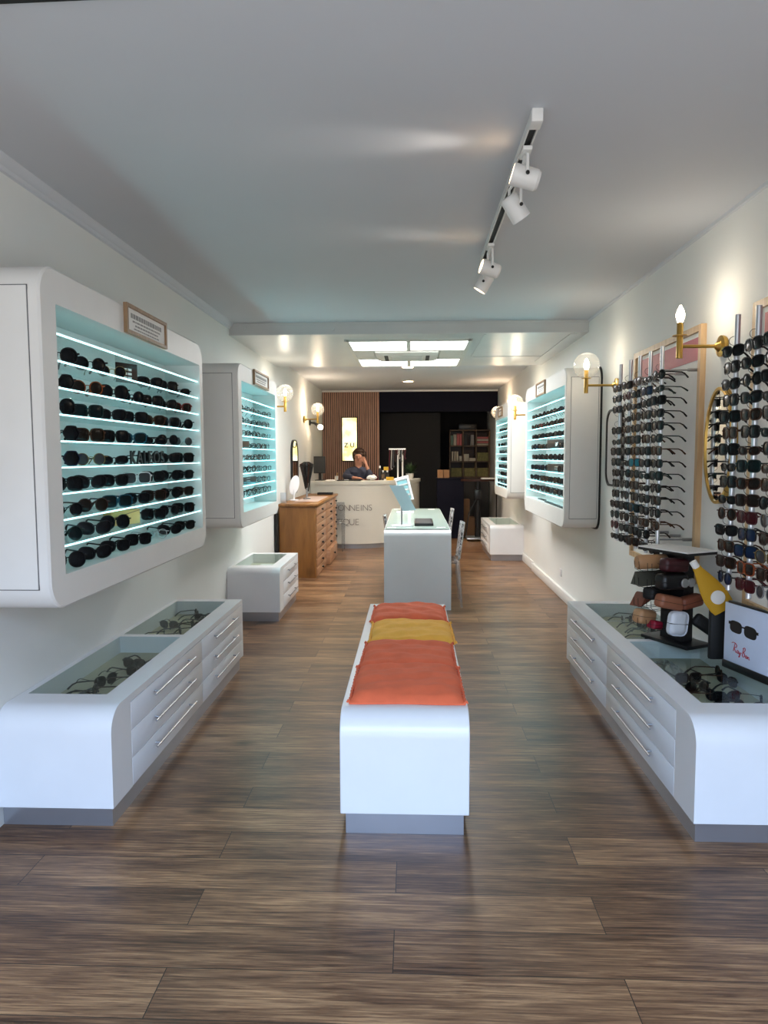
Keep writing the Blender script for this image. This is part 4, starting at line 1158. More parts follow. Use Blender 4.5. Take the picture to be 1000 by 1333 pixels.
def case_obj(lab, m, loc, size, rot, kind='box', parts=None):
    """rounded case in rack space: loc local to the rack, size along (x,y,z)"""
    Tm = TR @ Matrix.Translation(loc) @ Matrix.Rotation(rot[2], 4, 'Z') @ Matrix.Rotation(rot[1], 4, 'Y') @ Matrix.Rotation(rot[0], 4, 'X')
    loc = (loc[0] - 0.016, loc[1], loc[2]) if loc[0] < -0.06 else loc
    Tm = TR @ Matrix.Translation(loc) @ Matrix.Rotation(rot[2], 4, 'Z') @ Matrix.Rotation(rot[1], 4, 'Y') @ Matrix.Rotation(rot[0], 4, 'X')
    wl = TR @ Vector(loc)
    t = thing('spectacle_case', lab, 'glasses case', wl, 'spectacle cases on the black rack')
    sx, sy, sz = size[0] * 1.04, size[1] * 1.18, size[2] * 1.3
    if kind == 'roll':
        pts = [(sx / 2 * math.cos(2 * PI * i / 20), sz / 2 * math.sin(2 * PI * i / 20)) for i in range(20)]
        pr = MB().loft([[(a * q, y, b * q) for a, b in pts] for y, q in ((-sy / 2, 0.82), (-sy / 2 + 0.01, 1), (sy / 2 - 0.01, 1), (sy / 2, 0.82))])
        pr.xf(Tm).build('shell', m, t)
        MB().tube([(sx / 2 * 1.01, -sy / 2 + 0.01, 0), (sx / 2 * 1.01, sy / 2 - 0.01, 0)], 0.002, 6).xf(Tm).build('seam', M['darkmetal'], t)
    elif kind == 'wedge':
        MB().prism([(-sx / 2, -sz / 2), (sx / 2, -sz / 2), (sx * 0.05, sz / 2), (-sx * 0.05, sz / 2)], 'Y', -sy / 2, sy / 2).xf(Tm).build('shell', m, t)
        MB().box(-sx / 2, sx / 2, -sy / 2 - 0.001, -sy / 2 + 0.002, -sz / 2, -sz / 2 + 0.004).xf(Tm).build('seam', M['darkmetal'], t)
    else:
        MB().box(-sx / 2, sx / 2, -sy / 2, sy / 2, -sz / 2, sz / 2, bev=min(sx, sz) * 0.28, seg=3).xf(Tm).build('shell', m, t)
        MB().box(-sx / 2 - 0.0004, sx / 2 + 0.0004, -sy / 2 - 0.0004, sy / 2 + 0.0004, -0.001, 0.001).xf(Tm).build('seam', M['darkmetal'], t)
    return t
tan = mat('tan_leather', (176, 132, 92), 0.55, noise=0.08, bump=0.2); brn = mat('brown_leather', (120, 66, 46), 0.5, noise=0.1, bump=0.2)
olive = mat('olive_grey_leather', (70, 70, 60), 0.6); mar = mat('maroon_leather', (58, 14, 20), 0.5); lbrn = mat('light_brown_leather', (148, 92, 66), 0.5, noise=0.08)
quil = mat('white_quilted', (220, 222, 226), 0.35, bump=0.6, bscale=45)
case_obj('tan cylindrical case at the top of the rack, over the aisle', tan, (-0.115, 0.055, 0.93), (0.06, 0.15, 0.06), (0, 0, 1.35), 'roll')
case_obj('dark maroon case at the top of the rack beneath the white plate', mar, (-0.10, -0.085, 0.93), (0.16, 0.055, 0.055), (0, 0.1, 0), 'box')
case_obj('olive grey triangular case on the second tier', olive, (-0.125, 0.06, 0.845), (0.07, 0.15, 0.055), (0, 0, 1.45), 'wedge')
case_obj('big black case on the second tier beside the olive one', M['black'], (-0.11, -0.08, 0.845), (0.17, 0.07, 0.065), (0, 0.05, 0), 'box')
case_obj('black case on the third tier above the light brown case', M['blackmatte'], (-0.11, 0.02, 0.765), (0.16, 0.06, 0.05), (0, 0.1, 0.2), 'box')
case_obj('flat dark brown folding case on the third tier, tip towards the aisle', brn, (-0.13, 0.095, 0.735), (0.15, 0.06, 0.035), (0, -0.28, 0.2), 'wedge')
case_obj('light brown rounded case on third tier facing the doorway', lbrn, (-0.115, -0.075, 0.735), (0.15, 0.06, 0.055), (0, 0.22, -0.1), 'box')
case_obj('dark brown case beside the light brown one, close to the column', brn, (-0.02, -0.11, 0.735), (0.12, 0.055, 0.05), (0, -0.2, -0.2), 'box')
case_obj('tan wedge case with pale seam on the lowest tier', tan, (-0.15, 0.06, 0.635), (0.13, 0.06, 0.06), (0, 0.2, 0.15), 'box')
case_obj('white quilted case on the lowest tier facing the doorway', quil, (-0.085, -0.105, 0.625), (0.11, 0.035, 0.10), (0, 0.12, -0.15), 'box')
case_obj('small crimson case under the tan wedge case', mat('crimson_case', (140, 16, 44), 0.5), (-0.115, 0.02, 0.595), (0.07, 0.05, 0.035), (0, 0.2, 0.1), 'box')
case_obj('black case leaning low behind the rack toward the wall', M['blackmatte'], (0.055, -0.14, 0.61), (0.13, 0.035, 0.055), (0, 0.6, -0.5), 'box')
for i, dx in enumerate((-0.088, -0.042)):
    Tm = TR @ Matrix.Translation((dx, -0.132, 0.84))
    single('metal_disc', MB().lathe([(0, -0.006), (0.022, -0.006), (0.024, 0), (0.022, 0.006), (0, 0.006)], n=24, axis='Y').xf(Tm), M['alu'],
           ['round silver disc on the black case, farther from the yellow pouch', 'round silver disc on the black case, next to the yellow pouch'][i], 'disc', Tm.translation, 'silver discs on the case rack')
# yellow tapered pouch with white cap and round sticker
t = thing('yellow_pouch', 'yellow tapered pouch with white cap and round white sticker leaning on the rack', 'pouch', (1.50, 3.50, 0.72))
yel = mat('yellow_fabric', (196, 148, 22), 0.7, noise=0.05, bump=0.2, bscale=150)
U = Vector((0.135, -0.01, -0.205)).normalized(); P0 = Vector((1.385, 3.4815, 0.955))
Vv = Vector((0.835, 0.0, 0.55)); Vv = (Vv - U * Vv.dot(U)).normalized(); Nn = U.cross(Vv).normalized()
rings = []
for s_, hw in ((0.0, 0.020), (0.02, 0.023), (0.06, 0.036), (0.11, 0.051), (0.17, 0.062), (0.225, 0.060), (0.25, 0.052)):
    rings.append([P0 + U * s_ + Vv * hw * math.cos(2 * PI * k / 20) + Nn * 0.012 * math.sin(2 * PI * k / 20) for k in range(20)])
MB().loft(rings).build('pouch_body', yel, t, ang=60)
rings = [[P0 - U * 0.035 * q + U * 0.004 + Vv * 0.018 * math.cos(2 * PI * k / 16) + Nn * 0.014 * math.sin(2 * PI * k / 16) for k in range(16)] for q in (0, 1)]
MB().loft(rings).build('cap', M['paper'], t)
ns = Nn if Nn.y < 0 else -Nn
cst = P0 + U * 0.178 + ns * 0.0135 + Vv * 0.004
MB().loft([[cst + U * 0.034 * math.cos(2 * PI * k / 28) + Vv * 0.034 * math.sin(2 * PI * k / 28) + ns * d_ for k in range(28)] for d_ in (-0.003, 0.0012)]).build('sticker', M['paper'], t)

t = thing('spectacle_case', 'flat black case standing on the bench behind the yellow pouch', 'glasses case', (1.52, 3.505, BT), 'spectacle cases on the black rack')
B(1.468, 1.572, 3.490, 3.525, BT, 0.765, bev=0.008).build('shell', M['blackmatte'], t)
B(1.4675, 1.5725, 3.507, 3.510, BT + 0.001, 0.7655).build('seam', M['darkmetal'], t)
# poster stand (eyewear advertisement)
t = thing('advert_stand', 'pale blue poster stand with sunglasses picture and red script on the bench', 'poster stand', (1.52, 3.22, BT))
A = Vector((1.488, 3.385, BT)); D = (Vector((1.562, 3.10, BT)) - A); D.normalize()
ry = math.atan2(D.y, D.x)
TA = Matrix.Translation(A) @ Matrix.Rotation(ry, 4, 'Z')         # local x along the panel, local -y = front (aisle side)
front = (TA.to_3x3() @ Vector((0, -1, 0)))
MB().box(0, 0.33, 0.0, 0.012, 0.035, 0.312, bev=0.002).xf(TA).build('panel', M['blueposter'], t)
MB().box(-0.002, 0.332, -0.006, 0.022, 0.0, 0.036, bev=0.002).xf(TA).build('base', M['black'], t)
MB().box(0.02, 0.332, 0.0, 0.02, 0.312, 0.322, bev=0.002).xf(TA).build('top_rail', M['black'], t)
g = MB()
for cx in (0.078, 0.172):
    pts = superell(0.039, 0.028, 3.2, n=28, skew=-0.04)
    g.prism([(cx + a, 0.205 + b - (cx - 0.12) * 0.05) for a, b in pts], 'Y', -0.0015, 0.001)
g.box(0.110, 0.140, -0.0015, 0.001, 0.212, 0.219); g.box(0.030, 0.050, -0.0015, 0.001, 0.214, 0.228); g.box(0.202, 0.222, -0.0015, 0.001, 0.202, 0.215)
g.xf(TA).build('sunglasses_picture', M['black'], t)
def crv(P, k=6):
    o = []
    for i in range(len(P) - 1):
        p0, p1, p2, p3 = P[max(i - 1, 0)], P[i], P[i + 1], P[min(i + 2, len(P) - 1)]
        for q in range(k):
            u = q / k
            o.append(tuple(0.5 * (2 * p1[d] + (p2[d] - p0[d]) * u + (2 * p0[d] - 5 * p1[d] + 4 * p2[d] - p3[d]) * u * u + (3 * p1[d] - p0[d] - 3 * p2[d] + p3[d]) * u ** 3) for d in (0, 1)))
    return o + [P[-1]]
STROKES = [  # x to the right, y up, in letter heights
    [(-0.30, 0.86), (-0.10, 1.0), (0.35, 1.02), (0.62, 0.86), (0.55, 0.62), (0.25, 0.48), (0.42, 0.22), (0.66, 0.0)], [(0.26, 0.98), (0.20, 0.5), (0.14, 0.02)],
    [(1.02, 0.34), (0.84, 0.36), (0.76, 0.14), (0.88, 0.04), (1.0, 0.16), (1.05, 0.34), (1.02, 0.10), (1.12, 0.06)],
    [(1.18, 0.34), (1.20, 0.12), (1.30, 0.08), (1.42, 0.34), (1.40, 0.0), (1.30, -0.30), (1.22, -0.20), (1.38, 0.02)],
    [(1.56, 0.30), (1.62, 0.30)],
    [(1.84, 1.0), (1.82, 0.5), (1.78, 0.04)], [(1.72, 0.92), (1.98, 1.12), (2.16, 0.98), (2.04, 0.66), (1.86, 0.54), (2.14, 0.44), (2.16, 0.18), (1.98, 0.02), (1.80, 0.06)],
    [(2.56, 0.36), (2.40, 0.36), (2.32, 0.16), (2.42, 0.06), (2.54, 0.18), (2.58, 0.36), (2.56, 0.12), (2.66, 0.08)],
    [(2.72, 0.36), (2.72, 0.08), (2.76, 0.26), (2.90, 0.36), (2.96, 0.22), (2.96, 0.10), (3.10, 0.14)]]
sm = MB()
for st in STROKES:
    sm.tube([(0.062 + 0.036 * x + 0.006 * y, -0.001, 0.092 + 0.040 * y - 0.006 * x) for x, y in crv(st)], 0.0016, 6)
sm.xf(TA).build('script', M['redink'], t, ang=80)

# ------------------------------------------------------------------ reception desk
curve_pts = [(-1.66, 11.55), (-1.45, 11.45), (-1.2, 11.385), (-0.95, 11.37), (-0.7, 11.42), (-0.45, 11.55), (-0.24, 11.74), (-0.08, 11.98), (0.04, 12.25), (0.11, 12.55), (0.14, 12.9)]
def smooth_curve(P, sub=4):
    o = []
    for i in range(len(P) - 1):
        p0, p1, p2, p3 = P[max(i - 1, 0)], P[i], P[i + 1], P[min(i + 2, len(P) - 1)]
        for k in range(sub):
            u = k / sub
            o.append(tuple(0.5 * ((2 * p1[d]) + (-p0[d] + p2[d]) * u + (2 * p0[d] - 5 * p1[d] + 4 * p2[d] - p3[d]) * u * u + (-p0[d] + 3 * p1[d] - 3 * p2[d] + p3[d]) * u ** 3) for d in (0, 1)))
    o.append(P[-1]); return o
fc = smooth_curve(curve_pts)
def offset(P, d):
    o = []
    for i, p in enumerate(P):
        a, b = P[max(i - 1, 0)], P[min(i + 1, len(P) - 1)]
        tx, ty = b[0] - a[0], b[1] - a[1]; l = math.hypot(tx, ty)
        o.append((max(XL + 0.005, p[0] - ty / l * d), p[1] + tx / l * d))
    return o
t = thing('reception_desk', 'curved cream reception desk with grey lettering on its front', 'reception desk', (-0.7, 11.8, 0))
def band(d0, d1, z0, z1):
    a, b = offset(fc, d0), offset(fc, d1)
    mb = MB()
    for i in range(len(a) - 1):
        pass
    loop = a + b[::-1]
    n = len(a)
    lo = [mb.bm.verts.new((x, y, z0)) for x, y in loop]; hi = [mb.bm.verts.new((x, y, z1)) for x, y in loop]
    N2 = len(loop)
    for i in range(N2):
        j = (i + 1) % N2
        mb.bm.faces.new((lo[i], lo[j], hi[j], hi[i]))
    for i in range(n - 1):
        mb.bm.faces.new((hi[i], hi[i + 1], hi[N2 - 2 - i], hi[N2 - 1 - i]))
        mb.bm.faces.new((lo[i + 1], lo[i], lo[N2 - 1 - i], lo[N2 - 2 - i]))
    return mb
band(0.0, 0.06, 0.075, 1.035).build('front_panel', M['desk'], t, ang=40)
band(0.03, 0.07, 0.0, 0.075).build('plinth', M['plinth'], t, ang=40)
band(-0.02, 0.46, 1.035, 1.09).build('counter_top', M['desk'], t, ang=40)
# lettering follows the curve of the desk front
def arc_at(x):
    for (xa, ya), (xb, yb) in zip(fc, fc[1:]):
        if xa <= x <= xb:
            u = (x - xa) / (xb - xa)
            return Vector((x, ya + (yb - ya) * u, 0)), math.atan2(yb - ya, xb - xa)
def desk_text(body, z, size, x0, x1):
    wt = {'I': 0.5, 'Q': 1.15, 'O': 1.15, 'E': 0.85, 'T': 0.85, 'P': 0.85, 'S': 0.8}
    tot = sum(wt.get(c, 1.0) for c in body)
    me_all = MB()
    acc = 0.0
    for ch in body:
        x = x0 + (x1 - x0) * (acc + wt.get(ch, 1.0) / 2) / tot
        acc += wt.get(ch, 1.0)
        p, a = arc_at(x)
        m_ = text_mesh(ch, size, extrude=0.004, bold=-0.002)
        m_.transform(Matrix.Translation((p.x, p.y - 0.003, z)) @ Matrix.Rotation(a, 4, 'Z') @ Matrix.Rotation(PI / 2, 4, 'X'))
        me_all.bm.from_mesh(m_)
    me_all.build('lettering', M['greyink'], t, ang=0)
desk_text('TONNEINS', 0.615, 0.142, -1.262, -0.632)
desk_text('OPTIQUE', 0.385, 0.145, -1.40, -0.845)
DT = 1.0905
# things on the desk
t = thing('computer_monitor', 'black computer monitor on its stand at the wall end of the desk', 'monitor', (-1.52, 11.75, DT))
Tm = Matrix.Translation((-1.53, 11.78, DT)) @ Matrix.Rotation(-0.15, 4, 'Z')
MB().box(-0.10, 0.10, -0.015, 0.015, 0.12, 0.40, bev=0.006).xf(Tm).build('screen', M['black'], t)
MB().box(-0.09, 0.09, -0.016, -0.014, 0.135, 0.385).xf(Tm).build('screen_glass', M['darkgrey'], t)
MB().box(-0.02, 0.02, 0.0, 0.03, 0.0, 0.15).xf(Tm).build('neck', M['black'], t)
MB().box(-0.07, 0.07, -0.06, 0.08, 0.0, 0.012, bev=0.003).xf(Tm).build('foot', M['black'], t)
single('notepad', B(-1.40, -1.27, 11.55, 11.72, DT, DT + 0.018, bev=0.002), M['paper'], 'white notepad beside the monitor on the desk', 'notepad', (-1.33, 11.63, DT))
t = thing('pen_cup', 'small cream cup of pens beside the notepad', 'pen cup', (-1.25, 11.78, DT))
MB().lathe([(0, 0), (0.028, 0), (0.03, 0.075), (0.026, 0.075), (0.024, 0.01), (0, 0.01)], c=(-1.25, 11.78, DT), n=18).build('cup', M['pot'], t)
pn = MB()
MB().tube([(-1.25, 11.78, DT + 0.012), (-1.235, 11.775, DT + 0.13)], 0.004, 6).build('pen', M['card_yellow'], t)
MB().tube([(-1.256, 11.785, DT + 0.012), (-1.275, 11.79, DT + 0.12)], 0.004, 6).build('pen', M['black'], t)
single('desk_blotter', B(-1.22, -0.83, 11.50, 11.78, DT, DT + 0.012, bev=0.003), M['blackmatte'], 'dark blotter on the desk in front of the seated person', 'blotter', (-1.02, 11.64, DT))
single('card_stack', B(-1.10, -1.03, 11.56, 11.62, DT + 0.0125, DT + 0.022), M['paper'], 'small white card lying on the dark blotter', 'card', (-1.06, 11.59, DT + 0.0125))
def crumple(c, r, sz, seed):
    mb = MB(); mb.sphere(c, r, 18, 12, 1, 0.8, sz)
    rd = random.Random(seed)
    for v in mb.bm.verts: v.co += Vector((rd.uniform(-1, 1), rd.uniform(-1, 1), rd.uniform(-1, 1))) * r * 0.10
    zmin = min(v.co.z for v in mb.bm.verts)
    for v in mb.bm.verts: v.co.z += c[2] - zmin
    return mb
single('white_cloth', crumple((-0.66, 11.74, DT), 0.085, 0.45, 6), M['paper'], 'crumpled white cloth on the desk beside the seated person', 'cloth', (-0.66, 11.74, DT))
t = thing('tape_dispenser', 'small dark tape dispenser behind the crumpled white cloth', 'tape dispenser', (-0.63, 11.9, DT))
MB().prism([(-0.70, DT), (-0.56, DT), (-0.56, DT + 0.05), (-0.62, DT + 0.12), (-0.67, DT + 0.10), (-0.70, DT + 0.04)], 'Y', 11.87, 11.92).build('housing', FM['maroon'], t)
MB().lathe([(0.012, 11.865), (0.03, 11.865), (0.03, 11.868), (0.012, 11.868)], c=(-0.635, 0, DT + 0.07), n=20, axis='Y').build('roll', M['paper'], t)
def bottle(x, y, h, r, m, cap, lab, capm=None):
    t = thing('bottle', lab, 'bottle', (x, y, DT), 'bottles on the desk')
    MB().lathe([(0, DT), (r, DT), (r, DT + h * 0.72), (r * 0.45, DT + h * 0.84), (0, DT + h * 0.84)], c=(x, y, 0), n=20).build('bottle_body', m, t)
    MB().lathe([(0, DT + h * 0.84), (r * 0.6, DT + h * 0.84), (r * 0.6, DT + h), (0, DT + h)], c=(x, y, 0), n=18).build('cap', capm or M['paper'], t)
    MB().lathe([(r + 0.0006, DT + h * 0.2), (r + 0.0006, DT + h * 0.6)], c=(x, y, 0), n=20).build('bottle_label', cap, t)
dkb = mat('dark_bottle', (38, 30, 26), 0.3)
bottle(-0.535, 11.95, 0.24, 0.024, dkb, M['darkgrey'], 'tall dark bottle with a long white cap at the end of the desk')
bottle(-0.48, 11.90, 0.165, 0.026, dkb, M['shelfwood'], 'short dark bottle with white cap between the tall bottle and yellow boxes')
bottle(-0.41, 12.0, 0.16, 0.026, M['black'], M['darkgrey'], 'short black bottle with white cap in front of the yellow-topped box')
yb = mat('yellow_carton', (206, 164, 36), 0.6)
t = thing('carton', 'dark carton with yellow top standing behind the small bottles', 'box', (-0.435, 12.07, DT))
B(-0.475, -0.395, 12.05, 12.11, DT, DT + 0.16).build('carton_body', M['black'], t)
B(-0.475, -0.395, 12.05, 12.11, DT + 0.16, DT + 0.22).build('carton_top', yb, t)
single('yellow_box', B(-0.425, -0.30, 11.80, 11.86, DT, DT + 0.055, bev=0.002), yb, 'low yellow box in front of the bottles on the desk', 'box', (-0.36, 11.83, DT))
single('business_card', B(-0.46, -0.42, 11.74, 11.77, DT, DT + 0.025), M['paper'], 'tiny white card standing in front of the yellow box', 'card', (-0.44, 11.755, DT))
t = thing('jewellery_stand', 'white column stand hung with eyewear cords on the desk', 'stand', (-0.235, 12.1, DT))
MB().box(-0.33, -0.14, 12.05, 12.15, DT, DT + 0.02, bev=0.004).build('base', M['paper'], t)
for x in (-0.235, -0.155): MB().tube([(x, 12.1, DT + 0.015), (x, 12.1, 1.60)], 0.014, 12).build('post', M['paper'], t)
MB().box(-0.385, -0.10, 12.06, 12.14, 1.595, 1.62, bev=0.004).build('cross_bar', M['paper'], t)
rd = random.Random(9)
for k in range(9):
    x = -0.37 + 0.033 * k
    l = rd.uniform(0.06, 0.2) if k > 2 else rd.uniform(0.25, 0.42)
    MB().tube([(x, 12.05, 1.60), (x - 0.012, 12.045, 1.60 - l), (x, 12.042, 1.595 - l - 0.02), (x + 0.012, 12.045, 1.60 - l)], 0.0085, 6).build('cord', [FM['maroon'], M['greytext'], FM['grey'], FM['brown']][k % 4], t)
t = thing('potted_plant', 'dark green leafy plant in a pale pot on the curved end of the desk', 'plant', (-0.02, 12.5, DT))
PX, PY = -0.03, 12.42
MB().lathe([(0, DT), (0.055, DT), (0.07, DT + 0.10), (0.062, DT + 0.10), (0.055, DT + 0.09), (0, DT + 0.09)], c=(PX, PY, 0), n=24).build('pot', M['pot'], t)
fo = MB(); rd = random.Random(12)
for k in range(90):
    a = rd.uniform(0, 2 * PI); el = rd.uniform(0.3, 1.45); L_ = rd.uniform(0.12, 0.24)
    d_ = Vector((math.cos(a) * math.cos(el), math.sin(a) * math.cos(el), math.sin(el)))
    p = Vector((PX, PY, DT + 0.09)); s_ = d_.cross(Vector((0, 0, 1))).normalized()
    q1 = p + d_ * L_ * 0.5 + Vector((0, 0, 0.01)); q2 = p + d_ * L_ + Vector((0, 0, -0.03 * (1.4 - el)))
    wv = 0.013
    fo.face([p, q1 + s_ * wv, q2, q1 - s_ * wv])
    fo.tube([p, q1], 0.0015, 4)
fo.build('foliage', M['leaf'], t, ang=60)

# illuminated sign on the slats
def sign_material():
    m = bpy.data.materials.new('lit_yellow_sign'); m.use_nodes = True
    nt = m.node_tree; b = nt.nodes['Principled BSDF']; L = nt.links.new
    tc = nt.nodes.new('ShaderNodeTexCoord'); n = nt.nodes.new('ShaderNodeTexNoise'); n.inputs['Scale'].default_value = 5.5; n.inputs['Detail'].default_value = 2
    L(tc.outputs['Object'], n.inputs['Vector'])
    r = nt.nodes.new('ShaderNodeValToRGB'); r.color_ramp.elements[0].position = 0.38; r.color_ramp.elements[1].position = 0.6
    r.color_ramp.elements[0].color = lin((255, 238, 150)); r.color_ramp.elements[1].color = lin((255, 253, 228))
    L(n.outputs['Fac'], r.inputs['Fac']); L(r.outputs['Color'], b.inputs['Emission Color']); L(r.outputs['Color'], b.inputs['Base Color'])
    b.inputs['Emission Strength'].default_value = 1.0
    return m
t = thing('light_box_sign', 'tall glowing yellow light box sign on the slatted wall', 'illuminated sign', (-1.155, YB, 1.4))
B(-1.30, -1.005, YB - 0.07, YB - 0.001, 1.395, 2.215, bev=0.004).build('housing', M['black'], t)
B(-1.288, -1.02, YB - 0.074, YB - 0.069, 1.41, 2.20).build('face', sign_material(), t)
for body, z, s_ in (('Z U', 1.655, 0.12),):
    put_text('lettering', body, s_, Matrix.Translation((-1.16, YB - 0.075, z)) @ Matrix.Rotation(PI / 2, 4, 'X'), M['greyink'] if s_ < 0.12 else M['black'], t, extrude=0.001, bold=0.0025)

# ------------------------------------------------------------------ person behind the desk
def skin(name, J, E, m, parent, sub=2, root=None):
    names = list(J)
    me = bpy.data.meshes.new(name)
    off = ORI[parent.name] if parent else Vector((0, 0, 0))
    me.from_pydata([Vector(J[k][0]) - off for k in names], [(names.index(a), names.index(b)) for a, b in E], [])
    o = bpy.data.objects.new(name, me); C.objects.link(o)
    if parent: o.parent = parent
    ORI[name] = off
    md = o.modifiers.new('Skin', 'SKIN')
    for i, k in enumerate(names):
        r = J[k][1]
        me.skin_vertices[0].data[i].radius = r if isinstance(r, tuple) else (r, r)
        me.skin_vertices[0].data[i].use_root = (k == (root or names[0]))
    sb = o.modifiers.new('Subdivision', 'SUBSURF'); sb.levels = sub; sb.render_levels = sub
    md.use_smooth_shade = True
    me.materials.append(m)
    return o
px, py = -0.945, 12.42
t = thing('person', 'seated person with short brown hair in a blue-grey jacket behind the desk', 'person', (px, py, 0.45))
head_c = Vector((px + 0.025, py - 0.03, 1.475))
J = {'pelvis': ((px, py + 0.05, 0.62), 0.13), 'waist': ((px, py + 0.04, 0.82), 0.12), 'chest': ((px + 0.0, py + 0.02, 1.08), 0.135), 'upper': ((px + 0.005, py + 0.01, 1.23), 0.085),
     'neck': ((px + 0.015, py - 0.0, 1.335), 0.047), 'jaw': ((px + 0.022, py - 0.035, 1.415), 0.070), 'face': ((px + 0.025, py - 0.03, 1.475), 0.088), 'crown': ((px + 0.025, py - 0.015, 1.535), 0.072),
     'nose': ((px + 0.015, py - 0.128, 1.455), 0.012), 'chin': ((px + 0.018, py - 0.088, 1.393), 0.024),
     'shl': ((px - 0.15, py + 0.01, 1.19), 0.055), 'ell': ((px - 0.20, py - 0.20, 1.13), 0.045), 'wrl': ((px - 0.02, py - 0.42, 1.125), 0.028), 'hal': ((px + 0.06, py - 0.45, 1.118), 0.026),
     'shr': ((px + 0.15, py + 0.01, 1.18), 0.055), 'elr': ((px + 0.26, py - 0.18, 1.10), 0.045), 'wrr': ((px + 0.165, py - 0.16, 1.33), 0.027), 'har': ((px + 0.145, py - 0.15, 1.40), 0.030),
     'hipl': ((px - 0.10, py - 0.05, 0.58), 0.09), 'knl': ((px - 0.12, py - 0.28, 0.56), 0.065), 'ankl': ((px - 0.12, py - 0.26, 0.12), 0.04), 'tol': ((px - 0.12, py - 0.38, 0.04), 0.035),
     'hipr': ((px + 0.10, py - 0.05, 0.58), 0.09), 'knr': ((px + 0.12, py - 0.28, 0.56), 0.065), 'ankr': ((px + 0.12, py - 0.26, 0.12), 0.04), 'tor': ((px + 0.12, py - 0.38, 0.04), 0.035)}
E = [('pelvis', 'waist'), ('waist', 'chest'), ('chest', 'upper'), ('upper', 'neck'), ('neck', 'jaw'), ('jaw', 'face'), ('face', 'crown'), ('face', 'nose'), ('jaw', 'chin'),
     ('chest', 'shl'), ('shl', 'ell'), ('ell', 'wrl'), ('wrl', 'hal'), ('chest', 'shr'), ('shr', 'elr'), ('elr', 'wrr'), ('wrr', 'har'),
     ('pelvis', 'hipl'), ('hipl', 'knl'), ('knl', 'ankl'), ('ankl', 'tol'), ('pelvis', 'hipr'), ('hipr', 'knr'), ('knr', 'ankr'), ('ankr', 'tor')]
for side, base, dirv, sp in (('l', 'hal', Vector((0.9, -0.25, -0.1)), Vector((0.2, 0.9, 0))), ('r', 'har', Vector((-0.45, 0.1, 0.75)), Vector((0.5, -0.3, 0.25)))):
    b0 = Vector(J[base][0])
    dirv = dirv.normalized(); sp = sp.normalized()
    for q, (o_, l_) in enumerate(((-0.024, 0.062), (-0.008, 0.072), (0.008, 0.068), (0.024, 0.052))):
        k1, k2 = f'f{side}{q}a', f'f{side}{q}b'
        a = b0 + dirv * 0.04 + sp * o_
        J[k1] = (a, 0.009); J[k2] = (a + dirv * l_ * 0.9 + Vector((0, 0, -0.014 if side == 'l' else -0.004)), 0.0075)
        E += [(base, k1), (k1, k2)]
    a = b0 + sp * -0.034 + dirv * 0.01
    J['t' + side] = (a, 0.010); J['t2' + side] = (a + dirv * 0.04 + sp * -0.012, 0.008); E += [(base, 't' + side), ('t' + side, 't2' + side)]
skin('body', J, E, M['skin'], t, 2, 'pelvis')
Jk = {'hem': ((px, py + 0.05, 0.66), 0.155), 'waist': ((px, py + 0.04, 0.84), 0.145), 'chest': ((px, py + 0.02, 1.06), 0.16), 'upper': ((px + 0.005, py + 0.008, 1.24), 0.13), 'col': ((px + 0.012, py + 0.004, 1.325), 0.072),
      'shl': ((px - 0.155, py, 1.21), 0.08), 'ell': ((px - 0.205, py - 0.20, 1.135), 0.062), 'wrl': ((px - 0.05, py - 0.40, 1.135), 0.045),
      'shr': ((px + 0.155, py, 1.20), 0.08), 'elr': ((px + 0.265, py - 0.18, 1.10), 0.06), 'wrr': ((px + 0.185, py - 0.163, 1.28), 0.043)}
Ek = [('hem', 'waist'), ('waist', 'chest'), ('chest', 'upper'), ('upper', 'col'), ('upper', 'shl'), ('shl', 'ell'), ('ell', 'wrl'), ('upper', 'shr'), ('shr', 'elr'), ('elr', 'wrr')]
skin('jacket', Jk, Ek, M['jacket'], t, 2, 'chest')
hb = MB()
hb.sphere((0, 0, 0), 1.0, 28, 18)
rd = random.Random(3)
for v in hb.bm.verts:
    c = v.co.copy()
    f_ = 1.0
    if c.y < -0.30 and c.z < 0.38: f_ = 0.55 if abs(c.x) < 0.62 else 0.95         # open over the face, fuller at the sides
    v.co = Vector((c.x * 0.122, c.y * 0.122 * f_ if c.y < 0 else c.y * 0.122, c.z * 0.118 if c.z > 0 else c.z * 0.16)) * rd.uniform(0.96, 1.04)
hb.xf(Matrix.Translation(head_c + Vector((0.004, 0.022, 0.045)))).build('hair', M['hair'], t, ang=70)
for sg in (-1, 1):
    MB().sphere(head_c + Vector((sg * 0.030 - 0.006, -0.078, 0.002)), 0.007, 10, 8).build('eye', M['black'], t)
MB().box(-0.024, 0.024, -0.005, 0.004, -0.004, 0.004, bev=0.002).xf(Matrix.Translation(head_c + Vector((-0.006, -0.082, -0.048)))).build('mouth', FM['red-brown'], t)
gl = front_mb('round')[0];  temple_mb('round', -1, gl); temple_mb('round', 1, gl)
gl.xf(Matrix.Translation(head_c + Vector((-0.006, -0.100, -0.024)))).build('spectacles', FM['black'], t)
